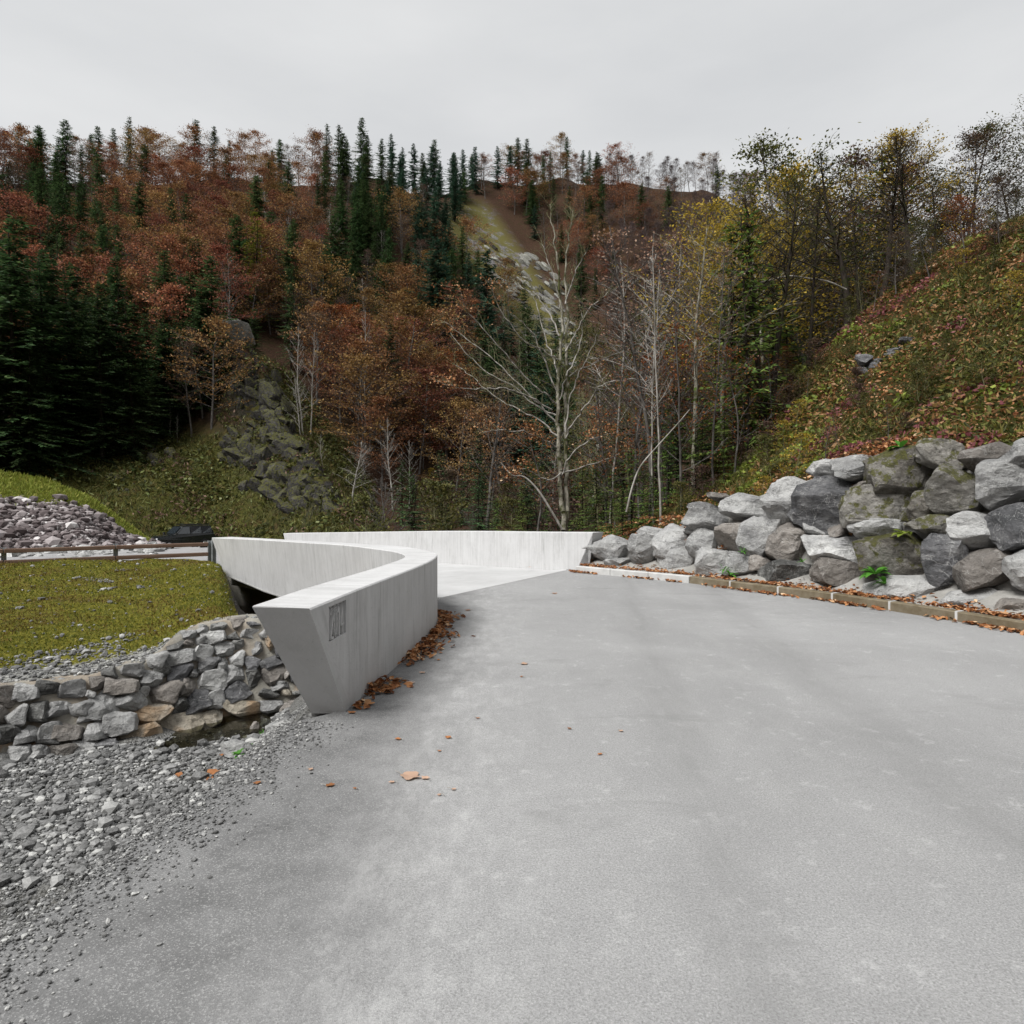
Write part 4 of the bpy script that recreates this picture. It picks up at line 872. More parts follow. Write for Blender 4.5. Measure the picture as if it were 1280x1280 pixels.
# ---- car parked on the far road, seen three quarter from its front left
def build_car():
    p = P(233, 687, 56); car = thing('parked_car', 'black off-road car parked on the far road beyond the fence', 'car', (p[0], 58.5, -2.72), rad(232))
    # side profile (x forward, z up), lofted across y
    prof = [(-2.25, .55), (-2.28, 1.0), (-2.2, 1.15), (-1.95, 1.78), (-.2, 1.82), (.35, 1.76), (.95, 1.18), (1.95, 1.05), (2.2, .92), (2.25, .5)]
    hw = [.88, .9, .9, .72, .72, .7, .82, .86, .84, .84]; n = len(prof); ys = np.linspace(-1, 1, 7)
    V = [(x + (0 if abs(y) < .9 else -.04 * np.sign(x)), y * hw[k], z - (.05 if abs(y) > .9 else 0)) for k, (x, z) in enumerate(prof) for y in ys]
    i = np.arange(n * 7).reshape(n, 7); Fq = grid_faces(n, 7); L = i[:, 0]; R = i[:, -1]
    bm = bmesh.new(); vs = [bm.verts.new(v) for v in V]
    for f in Fq: bm.faces.new([vs[k] for k in f])
    bm.faces.new([vs[k] for k in L]); bm.faces.new([vs[k] for k in R[::-1]]); bm.faces.new([vs[k] for k in list(i[0]) + list(i[-1][::-1])])
    bmesh.ops.recalc_face_normals(bm, faces=bm.faces); me = bpy.data.meshes.new('body'); bm.to_mesh(me); bm.free(); me.materials.append(MAT['car_paint']); link('body', me, car)
    def q(name, pts, mat, parent=car):
        V = np.array(pts); nn_ = nrm(np.cross(V[1] - V[0], V[2] - V[0])[None])[0]; W = np.vstack([V + nn_ * .012, V - nn_ * .02]); k = len(V); a = np.arange(k); b = (a + 1) % k
        return link(name, mesh(name, W, [a[None], (a + k)[None, ::-1], np.stack([a, a + k, b + k, b], -1)], mat), parent)
    q('windscreen', [(.92, -.68, 1.23), (.92, .68, 1.23), (.42, .6, 1.71), (.42, -.6, 1.71)], MAT['car_glass'])
    q('rear_window', [(-2.18, .6, 1.25), (-2.18, -.6, 1.25), (-2.0, -.55, 1.68), (-2.0, .55, 1.68)], MAT['car_glass'])
    for s in (-1, 1):
        for a, b in ((.78, -.18), (-.26, -1.1), (-1.18, -1.95)):
            y0, y1 = s * .895, s * .745; a2 = min(a, .32); q('side_window', [(a, y0 * .985, 1.2), (b, y0, 1.2), (b, y1, 1.7), (a2, y1, 1.68)][::s], MAT['car_glass'])
        q('headlight', [(2.262, s * .55, .78), (2.262, s * .8, .78), (2.262, s * .8, .95), (2.262, s * .55, .95)], MAT['lamp'])
        v, f = box((.95, s * 1.02, 1.22), (.12, .2, .16)); link('wing_mirror', mesh('wing_mirror', v, f, MAT['car_trim']), car)
        for wx in (1.42, -1.4):
            v, f = tubes([(wx, s * .64, .38)], [(wx, s * .92, .38)], [.39], [.39], 24); wh = link('wheel', mesh('wheel', v, [f, np.arange(24)[None, ::-1], np.arange(24, 48)[None]], MAT['rubber']), car)
            v, f = tubes([(wx, s * .9, .38)], [(wx, s * .93, .38)], [.24], [.22], 16); link('rim', mesh('rim', v, [f, np.arange(16, 32)[None]], MAT['alloy']), wh)
    v, f = box((2.27, 0, .8), (.05, 1.0, .22)); link('grille', mesh('grille', v, f, MAT['car_trim']), car)
    v, f = box((2.29, 0, .52), (.14, 1.74, .24)); link('bumper', mesh('bumper', v, f, MAT['car_trim']), car)
    v, f = box((2.37, 0, .55), (.02, .52, .12)); link('number_plate', mesh('number_plate', v, f, MAT['plate']), car)
    v, f = join([box((-.85, .6, 1.86), (2.0, .05, .05)), box((-.85, -.6, 1.86), (2.0, .05, .05))]); link('roof_rail', mesh('roof_rail', v, f, MAT['car_trim']), car)
    car.location = (-28.3, 57.0, -2.75); car.scale = (1.08, 1.08, 1.12)
build_car()

# ------------------------------------------------------------------ trees
def skel_branch(r, p, d, L, r0, r1, nseg, wig, up):
    pts = [np.array(p, float)]; d = nrm(np.array(d, float)[None])[0]
    for k in range(nseg):
        d = nrm((d + r.normal(0, wig, 3) + np.array([0, 0, up]))[None])[0]; pts.append(pts[-1] + d * L / nseg)
    return np.array(pts), np.linspace(r0, r1, nseg + 1)
def segs(paths, n=4):
    P0 = np.concatenate([p[:-1] for p, _ in paths]); P1 = np.concatenate([p[1:] for p, _ in paths]); R0 = np.concatenate([q[:-1] for _, q in paths]); R1 = np.concatenate([q[1:] for _, q in paths])
    return tubes(P0, P1, R0, R1, n)
def broadleaf(seed, H=14, spread=.34, base=.28, limbs=22, twigs=5, leaves=14, lsize=.2, elev=(20, 50), tr=.16, fine=True, sprayh=.3, bark='bark_grey', leaf='rust', leafr=(0, 1), forks=1, lw=.62):
    r = np.random.default_rng(seed); paths = []; fine_p = []; LC = []; LD = []
    for fk in range(forks):
        tp, trr = skel_branch(r, (r.normal(0, .1) * fk, r.normal(0, .1) * fk, -.6), (r.normal(0, .05 + .12 * fk), r.normal(0, .05 + .12 * fk), 1), H * (.97 - .1 * fk) + .6, tr * (1 - .3 * fk), .015, 12, .045, .08)
        paths.append((tp, trr))
        for k in range(limbs // forks):
            t = base + (1 - base) * (k + r.random()) / (limbs / forks) * .97; s = t * 12; i = min(int(s), 11); p = tp[i] + (tp[i + 1] - tp[i]) * (s - i)
            a = k * 2.4 + r.uniform(-.5, .5); el = rad(r.uniform(*elev) + 20 * t); sh = math.sin(math.pi * min(1, (t - base) / (1 - base) * .75 + .28)) ** .8
            L = H * spread * sh * r.uniform(.7, 1.15); d = (math.cos(a) * math.cos(el), math.sin(a) * math.cos(el), math.sin(el))
            bp, br = skel_branch(r, p, d, L, tr * .30 * (1 - t * .6), .008, 6, .09, .02); paths.append((bp, br))
            for m_ in range(twigs * 2):
                u = .2 + .8 * (m_ + r.random()) / (twigs * 2); s2 = u * 6; i2 = min(int(s2), 5); q = bp[i2] + (bp[i2 + 1] - bp[i2]) * (s2 - i2)
                bd = nrm((bp[i2 + 1] - bp[i2])[None])[0]; side = nrm(np.cross(bd, (0, 0, 1))[None])[0] * (1 if m_ % 2 else -1)
                td = bd * .7 + side * r.uniform(.5, 1.1) + np.array([0, 0, r.uniform(-.1, .25)]); tl = L * .36 * (1.15 - u * .6)
                tp2, tr2 = skel_branch(r, q, td, tl, .012, .003, 3, .14, .02); fine_p.append((tp2, tr2))
                nl = r.poisson(leaves * (leafr[0] <= t <= leafr[1]))
                if nl:
                    uu = r.random(nl) ** .8; j = np.minimum((uu * 3).astype(int), 2); pc = tp2[j] + (tp2[j + 1] - tp2[j]) * (uu * 3 - j)[:, None]
                    pc = pc + r.normal(0, 1, (nl, 3)) * np.array([sprayh, sprayh, sprayh * .15]); LC.append(pc); LD.append(nrm(np.array(td)[None]) + r.normal(0, .6, (nl, 3)))
    V, Fq = segs(paths, 5); parts = [(V, Fq)]
    if fine: parts.append(segs(fine_p, 3))
    V, Fq = join(parts) if not fine else (None, None)
    tv, tf = segs(paths[:forks], 7); lv, lf = segs(paths[forks:], 4) if len(paths) > forks else (tv, tf)
    allp = [(tv, tf), (lv, lf)] + ([segs(fine_p, 3)] if fine else []); V, Fq = join(allp)
    tme = mesh('trunk', V, Fq, MAT[bark], True); lme = None
    if LC:
        LC, LD = np.concatenate(LC), np.concatenate(LD); n = len(LC); nn_ = np.stack([r.normal(0, .5, n), r.normal(0, .5, n), np.ones(n)], -1); L = r.uniform(.7, 1.3, n) * lsize
        lv, lf = leaf_quads(LC, LD, nn_, L, L * lw); lme = mesh('crown', lv, lf, MAT[leaf])
    return (tme, lme, H)
def conifer(seed, H=20, R=3.1, base=.1, gap=.42, leaf='spruce', tw=.55, tww=.17, droop=.42, dens=1.0, bark='bark_dark', tr=.2, power=.66):
    r = np.random.default_rng(seed); tp, trr = skel_branch(r, (0, 0, -.8), (0, 0, 1), H + .8, tr, .02, 10, .012, .05); C_, D_, N_, Ls = [], [], [], []; bp = []
    z = H * base
    while z < H * .985:
        t = z / H; nb = r.integers(4, 8) if dens > .7 else r.integers(3, 6)
        for k in range(nb):
            a = r.uniform(0, 2 * math.pi); L = R * (1 - t) ** power * r.uniform(.45, 1.2) * (1 + .22 * math.sin(z * 1.7 + seed)) + .12; m_ = max(2, int(L / .26 * dens)); s = (np.arange(m_) + .6) / m_
            up = .45 * t - .10; o = np.array([math.cos(a), math.sin(a), 0]); sd = np.array([-math.sin(a), math.cos(a), 0]); zz = z + r.uniform(-.2, .2)
            pts = o[None] * (L * s)[:, None] + np.array([0, 0, 1])[None] * (zz + L * (up * s - droop * (1 - t * .6) * s + .30 * droop * s * s))[:, None]
            if k % 2 == 0: bp.append((np.vstack([[0, 0, zz], pts[[m_ // 2, -1]]]), np.array([.03, .02, .005])))
            for sg in (-1, 1):
                ln = tw * (1.15 - .75 * s) * (.45 + .55 * min(1, L / 1.6)) * r.uniform(.7, 1.3, m_); d = o[None] * r.uniform(.5, .9, m_)[:, None] + sd[None] * sg * r.uniform(.6, 1, m_)[:, None] + np.array([0, 0, -1])[None] * r.uniform(.05, .5, m_)[:, None]
                C_.append(pts + nrm(d) * (ln * .45)[:, None]); D_.append(d); Ls.append(ln); N_.append(np.stack([r.normal(0, .35, m_), r.normal(0, .35, m_), np.ones(m_)], -1))
            C_.append(pts[-1:] + o * .12); D_.append(o[None] + [[0, 0, .05]]); Ls.append(np.array([tw * .8])); N_.append(np.array([[0, 0, 1.]]))
        z += gap * r.uniform(.8, 1.25) * (1 - .45 * t)
    C_, D_, N_, Ls = map(np.concatenate, (C_, D_, N_, Ls)); v1, f1 = leaf_quads(C_, D_, N_, Ls, np.full(len(Ls), tww) * r.uniform(.7, 1.3, len(Ls)))
    tv, tf = join([segs([(tp, trr)], 7), segs(bp, 3)])
    return (mesh('trunk', tv, tf, MAT[bark], True), mesh('crown', v1, f1, MAT[leaf]), H)
T = {}
T['spruce'] = [conifer(11, 20, 4.0, tw=.62, tww=.2, base=.05), conifer(12, 20, 4.6, droop=.5, gap=.5, tw=.65, tww=.2), conifer(13, 20, 3.6, dens=.85, gap=.48, tw=.6, tww=.2), conifer(14, 20, 5.0, base=.04, droop=.55, tw=.7, tww=.2)]
T['fir'] = [conifer(21, 18, 3.8, leaf='spruce_blue', droop=.2, tw=.65, tww=.24, gap=.5, power=.65), conifer(22, 18, 4.2, leaf='spruce_blue', droop=.28, tw=.65, tww=.24, gap=.55, power=.65)]
T['young'] = [conifer(31, 6, 1.9, base=.02, gap=.3, leaf='spruce_bright', tw=.42, tww=.09, droop=.15, dens=1.2, tr=.06, power=.9), conifer(32, 6, 1.6, base=.06, gap=.36, leaf='spruce_bright', tw=.4, tww=.08, droop=.1, dens=1.1, tr=.05, power=.9)]
T['young_dark'] = [conifer(33, 7, 1.7, base=.02, gap=.3, leaf='spruce', tw=.4, tww=.11, droop=.2, dens=1.2, tr=.07), conifer(34, 7, 2.1, base=.03, gap=.34, leaf='spruce', tw=.42, tww=.11, droop=.25, dens=1.1, tr=.07)]
T['larch'] = [conifer(41, 16, 2.8, base=.15, leaf='larch', tw=.5, tww=.13, droop=.3, dens=.9, gap=.5)]
T['rust'] = [broadleaf(50 + k, 14, spread=sp, limbs=34, twigs=5, leaves=12, lsize=.25, leaf='rust', base=.2, elev=(0, 32), sprayh=.42) for k, sp in enumerate((.44, .52, .40, .47))]
T['orange'] = [broadleaf(60 + k, 13, spread=sp, limbs=32, twigs=5, leaves=11, lsize=.22, leaf='orange', base=.2, elev=(0, 30), sprayh=.4) for k, sp in enumerate((.46, .42))]
T['brown'] = [broadleaf(70 + k, 14, spread=sp, limbs=24, twigs=5, leaves=6, lsize=.18, leaf='brown') for k, sp in enumerate((.32, .38, .28))]
T['bare'] = [broadleaf(80 + k, 13, spread=sp, limbs=22, twigs=6, leaves=.0, bark='bark_pale', tr=.12) for k, sp in enumerate((.22, .28, .18))]
T['bare_purple'] = [broadleaf(90 + k, 14, spread=sp, limbs=30, twigs=6, leaves=10, lsize=.30, lw=.16, leaf='twig_haze', bark='twig_purple', tr=.11, sprayh=.38) for k, sp in enumerate((.26, .30, .24))]
T['olive_shrub'] = [broadleaf(100 + k, 3.2, spread=.5, base=.05, limbs=20, twigs=4, leaves=8, lsize=.13, leaf='olive', bark='twig_olive', tr=.04, sprayh=.16) for k in range(2)]
T['yellow_shrub'] = [broadleaf(104, 3.0, spread=.5, base=.05, limbs=18, twigs=4, leaves=5, lsize=.13, leaf='yellow', bark='twig_olive', tr=.04, sprayh=.16)]
T['rust_shrub'] = [broadleaf(106, 3.0, spread=.55, base=.05, limbs=20, twigs=4, leaves=6, lsize=.14, leaf='brown', bark='twig_purple', tr=.04, sprayh=.16)]
T['bare_shrub'] = [broadleaf(108, 3.5, spread=.5, base=.05, limbs=20, twigs=5, leaves=.3, lsize=.12, leaf='brown', bark='bark_grey', tr=.04)]
NAME = dict(spruce='spruce_tree', fir='fir_tree', young='young_spruce', young_dark='young_spruce', larch='larch_tree', rust='beech_tree', orange='beech_tree', brown='beech_tree', bare='bare_tree', bare_purple='bare_tree',
            olive_shrub='shrub', yellow_shrub='shrub', rust_shrub='shrub', bare_shrub='shrub')
def tree(kind, x, y, H, label, group=None, z=None, seed=None, wide=1.0, name=None, cat=None, lean=0):
    v = T[kind][(seed if seed is not None else random.randrange(99)) % len(T[kind])]; s = H / v[2]
    if z is None: z = float(HILL(x, y)[0])
    nm_ = name or NAME[kind]; t = link(nm_, None, loc=(x, y, z), rot=(0, lean, random.uniform(0, 6.28)), scale=(s * wide, s * wide, s)); tag(t, label, cat or ('shrub' if 'shrub' in nm_ else 'tree'), group)
    link('trunk', v[0], t)
    if v[1]: link('crown', v[1], t)
    return t
USED = {}
def tree_px(kind, px, D, top, label, group=None, **k):
    """base column and distance, with the height that reaches photo row `top`"""
    x = (px - CX) / F * D; z = float(HILL(x, D)[0]); H = EYE - (top - HY) / F * D - z
    return tree(kind, x, D, max(H, 1.0), label, group, z=z, **k)

# the trees of the valley sides, one by one
def species(px, py, r):
    def pick(**w): k = list(w); p = np.array([w[i] for i in k]); return k[r.choice(len(k), p=p / p.sum())]
    if py > 560 and px > 400: return pick(young_dark=2.6, young=1.6, olive_shrub=3, bare_shrub=2, yellow_shrub=.3, rust=1.6, bare=.8, rust_shrub=1.6, brown=1)
    if px < 150 and py < 400: return pick(spruce=5, rust=2.2, brown=1.5, bare=.8)
    if px < 330 and py < 400: return pick(rust=7, spruce=1.2, brown=2, bare=.6)
    if px < 290 and py >= 400: return pick(spruce=8, brown=1, rust=1, larch=.3)
    if px < 315 and py < 430: return pick(rust=7, spruce=1, brown=2, bare=.5)
    if px < 375 and 380 < py < 520: return pick(spruce=5, brown=2, larch=.2)
    if px < 400: return pick(brown=4, rust=3, spruce=1.5, bare=1.5)
    if px < 480 and py < 375: return pick(spruce=7, bare=1.2, brown=1.2, fir=1)
    if px < 600 and py >= 365: return pick(rust=6, orange=1.3, brown=2, spruce=.7, bare=.8)
    if px < 600: return pick(fir=6, spruce=4, brown=1.2, rust=1.0, bare=.8)
    if px < 730 and py >= 380: return pick(spruce=4, fir=3, brown=.8, bare=.8, young_dark=.5)
    if px < 760: return pick(rust=3, brown=2, spruce=2, fir=.5)
    if px < 1300 and py < 520: return pick(bare_purple=7, brown=2.2, spruce=.6, rust=.8)
    return pick(bare_purple=3, brown=2, olive_shrub=1, spruce=1)
COLS = [(10, 'by the left edge'), (70, 'left of the gravel heap'), (130, 'above the heap top'), (190, 'above the heap slope'), (235, 'left of the car'), (275, 'above the car'), (320, 'left of the spur'), (360, 'above the rocky spur'), (400, 'right of the spur'), (450, 'by the white barked tree'), (500, 'left of the rust beech'),
        (550, 'behind the rust beech'), (600, 'left of the gully'), (660, 'left of the big tree'), (720, 'behind the big tree'), (770, 'right of the big tree'), (830, 'beyond the first boulders'), (900, 'beyond the yellow trees'), (960, 'beyond the paired trunks'), (1040, 'behind the dark trunks'), (1110, 'below the sky gap'), (9999, 'by the right edge')]
ROWS = [(245, 'on the skyline'), (275, 'just under the skyline'), (312, 'very high up'), (350, 'near the top'), (390, 'high up'), (430, 'quite high'), (475, 'halfway up'), (520, 'below halfway'), (570, 'low down'), (9999, 'at the slope foot')]
def where(px, py): return next(t for l, t in ROWS if py < l) + ' ' + next(t for l, t in COLS if px < l)
DESC = dict(young='light green young spruce', spruce='dark green spruce', fir='blue green fir', young_dark='young dark spruce', larch='yellow green larch', rust='rust brown beech', orange='bright orange beech',
            brown='thin dull brown beech', bare='pale leafless tree', bare_purple='leafless purple brown tree', olive_shrub='olive green shrub', yellow_shrub='yellow leaved shrub', rust_shrub='brown leaved shrub', bare_shrub='leafless shrub')
PLUR = dict(young='light green young spruces', spruce='dark spruces', fir='blue green firs', young_dark='young spruces', larch='larches', rust='rust brown beeches', orange='orange beeches', brown='dull brown beeches', bare='pale leafless trees', bare_purple='purple brown leafless trees', olive_shrub='olive shrubs', yellow_shrub='yellow shrubs', rust_shrub='brown shrubs', bare_shrub='leafless shrubs')
r_ = np.random.default_rng(77); count = 0; taken = []
HGT = dict(young=(3, 6.5), spruce=(12, 20), fir=(12, 18), young_dark=(4, 8), larch=(12, 15), rust=(12, 18), orange=(10, 15), brown=(10, 15), bare=(9, 14), bare_purple=(10, 15), olive_shrub=(2, 4), yellow_shrub=(2, 3.4), rust_shrub=(2, 4), bare_shrub=(2, 4.5))
py = 655.0
while py > 224:
    for px in np.arange(-40, 1330, 24):
        x_, y_ = px + r_.uniform(-12, 12), py + r_.uniform(-7, 7)
        if 55 < x_ < 440 and y_ > 548 - (x_ < 200) * 8: continue                      # grassy slope
        if x_ < 60 and y_ > 600: continue
        if abs(x_ - (305 + (y_ - 470) * .72)) < 56 and y_ > 430: continue     # rocky spur
        if x_ > 740 and y_ > 640 - (x_ - 740) * .75: continue                # near right slope
        ax, ay, bx, by = 590, 270, 745, 470; t = ((x_ - ax) * (bx - ax) + (y_ - ay) * (by - ay)) / ((bx - ax) ** 2 + (by - ay) ** 2)
        if 0 < t < 1.05 and abs((x_ - ax - t * (bx - ax)) * (by - ay) - (y_ - ay - t * (by - ay)) * (bx - ax)) / math.hypot(bx - ax, by - ay) < 42: continue
        h = hit(x_, y_, 26 if x_ < 740 else 40)
        if h is None or h[1] < 34: continue
        sp = species(x_, y_ - 45, r_); hh = r_.uniform(*HGT[sp])
        if t > 1.0 and x_ < 760 and y_ < 560 and hh > 12: hh *= .8
        wd_ = r_.uniform(.85, 1.15); tree(sp, h[0], h[1], hh, ('tall ' if hh > np.mean(HGT[sp]) else 'short ') + ('slim ' if wd_ < .95 else ('broad ' if wd_ > 1.05 else '')) + DESC[sp] + ' ' + where(x_, y_), PLUR[sp] + ' on the valley sides', z=h[2] - .2, wide=wd_); count += 1
    py -= 21 if py > 420 else (17 if py > 300 else 15)
for px in np.arange(-30, 1190, 13):                                   # trees along the crest
    D = np.linspace(130, 300, 120); xx = (px + r_.uniform(-5, 5) - CX) / F * D; zz = HILL(xx, D); k = int(np.argmax((zz - EYE) / D)); k = max(0, k - r_.integers(0, 6)); cy = pix(np.array([xx[k], D[k], zz[k]]))[1]
    sp = species(px, cy - 30, r_); wd_ = r_.uniform(.85, 1.2); hh = r_.uniform(*HGT[sp])
    tree(sp, xx[k], D[k], hh, ('tall ' if hh > np.mean(HGT[sp]) else 'short ') + ('slim ' if wd_ < .95 else ('broad ' if wd_ > 1.05 else '')) + DESC[sp] + ' on the crest ' + next(t for l, t in COLS if px < l), PLUR[sp] + ' on the valley sides', z=float(zz[k]) - .3, wide=wd_)

# trees that stand out one by one
tree_px('larch', 318, 112, 262, 'yellow green larch rising out of the dull beeches on the upper left', wide=1.1)
tree_px('orange', 425, 104, 378, 'bright orange beech left of the widest rust beech', seed=0, wide=1.1)
tree_px('rust', 500, 102, 376, 'widest rust beech in the middle of the wood', seed=1, wide=1.25)
tree_px('orange', 560, 112, 432, 'orange beech at the right edge of the rust wood', seed=1)
tree_px('fir', 545, 130, 296, 'big blue green fir above the rust beeches', seed=1, wide=1.25)
tree_px('fir', 607, 135, 312, 'blue green fir at the left edge of the rocky gully', seed=0, wide=1.1)
tree_px('spruce', 726, 150, 305, 'narrow green spruce right of the gully', seed=2, wide=.8)
tree_px('young_dark', 598, 62, 536, 'slim dark green spruce behind the middle of the far parapet', seed=0, wide=.9)
tree_px('young', 577, 58, 632, 'small fresh green spruce just above the far parapet', seed=0)
tree_px('bare', 440, 64, 548, 'white barked leafless tree rising above the left part of the far parapet', seed=1, wide=1.9)
tree_px('bare', 379, 84, 402, 'tall pale trunk left of a second one, right of the rocky spur', seed=0, wide=.8)
tree_px('bare', 388, 86, 410, 'tall pale trunk right of its twin beside the rocky spur', seed=2, wide=.8)
tree_px('bare', 376, 76, 470, 'slim forked pale tree on the right flank of the rocky spur', seed=1, wide=1.0)
tree_px('bare', 455, 94, 384, 'pale trunk in front of the orange beech', seed=2, wide=.7)
tree_px('bare', 404, 70, 540, 'small leaning pale tree at the foot of the rocky spur', seed=0)
tree_px('bare', 213, 79, 500, 'left of two thin white stems on the grassy slope', seed=2, wide=.6)
tree_px('bare', 222, 77, 515, 'right of two thin white stems on the grassy slope', seed=0, wide=.6)
tree_px('bare', 275, 84, 452, 'thin pale tree in front of the round grey rock', seed=1, wide=.9)
tree_px('spruce', 262, 82, 440, 'dark spruce with boughs to the ground left of the rocky spur', seed=3, wide=1.0)
tree_px('spruce', 318, 96, 385, 'dark green spruce behind the round grey rock', seed=0, wide=1.2)
for k, (px, D, top, sd) in enumerate([(90, 74, 330, 3), (128, 72, 352, 1), (165, 74, 378, 3), (205, 80, 402, 0), (60, 70, 320, 3), (20, 66, 270, 1), (240, 84, 430, 3)]):
    tree_px('spruce', px, D, top, ['tall dark spruce left of the gravel heap top', 'broad dark spruce above the gravel heap', 'dark spruce with drooping boughs above the heap slope', 'dark spruce above the two thin white stems', 'dark spruce at the left end of the slope', 'dark spruce nearest the left edge', 'dark spruce between the white stems and the rocky spur'][k], 'dark spruces along the top of the grassy slope', seed=sd, wide=1.25)
for k in range(30):
    px = r_.uniform(446, 735); D = r_.uniform(36, 60); kd = ['young_dark', 'olive_shrub', 'young', 'rust_shrub', 'young_dark', 'bare_shrub'][k % 6]
    tree_px(kd, px, D, r_.uniform(575, 640), {'young_dark': 'young dark spruce', 'olive_shrub': 'olive shrub', 'bare_shrub': 'leafless shrub', 'rust_shrub': 'brown shrub', 'young': 'young spruce', 'yellow_shrub': 'yellow shrub'}[kd] + ' just behind the ' + ('left end' if px < 500 else 'left middle' if px < 570 else 'middle' if px < 630 else 'right middle' if px < 685 else 'right end') + ' of the far parapet', 'undergrowth just behind the far parapet')

# near wood on the right
T['dark_bare'] = [broadleaf(120 + k, 16, spread=.24, base=.38, limbs=46, twigs=7, leaves=2.6, lsize=.09, leaf=('brown', 'olive')[k], bark='bark_dark', tr=.27, elev=(0, 35), sprayh=.2) for k in range(2)]
T['yellow_tree'] = [broadleaf(124, 11, spread=.30, base=.42, limbs=24, twigs=5, leaves=7, lsize=.10, leaf='yellow', bark='bark_lichen', tr=.10, sprayh=.22)]
T['pink_tree'] = [broadleaf(126 + k, 10, spread=.24, base=.38, limbs=22, twigs=5, leaves=3.2, lsize=.085, leaf='pinkish', bark='bark_grey', tr=.07, sprayh=.2) for k in range(2)]
T['thin_pale'] = [broadleaf(130 + k, 10, spread=.2, base=.4, limbs=16, twigs=5, leaves=.2, lsize=.08, leaf='orange', bark='bark_pale', tr=.055) for k in range(3)]
T['orange_small'] = [broadleaf(134 + k, 6, spread=.34, base=.25, limbs=16, twigs=4, leaves=5, lsize=.09, leaf='orange', bark='bark_grey', tr=.05, sprayh=.16) for k in range(2)]
T['olive_bare'] = [broadleaf(138, 8, spread=.34, base=.15, limbs=22, twigs=6, leaves=1.6, lsize=.07, leaf='olive', bark='twig_olive', tr=.06, sprayh=.2)]
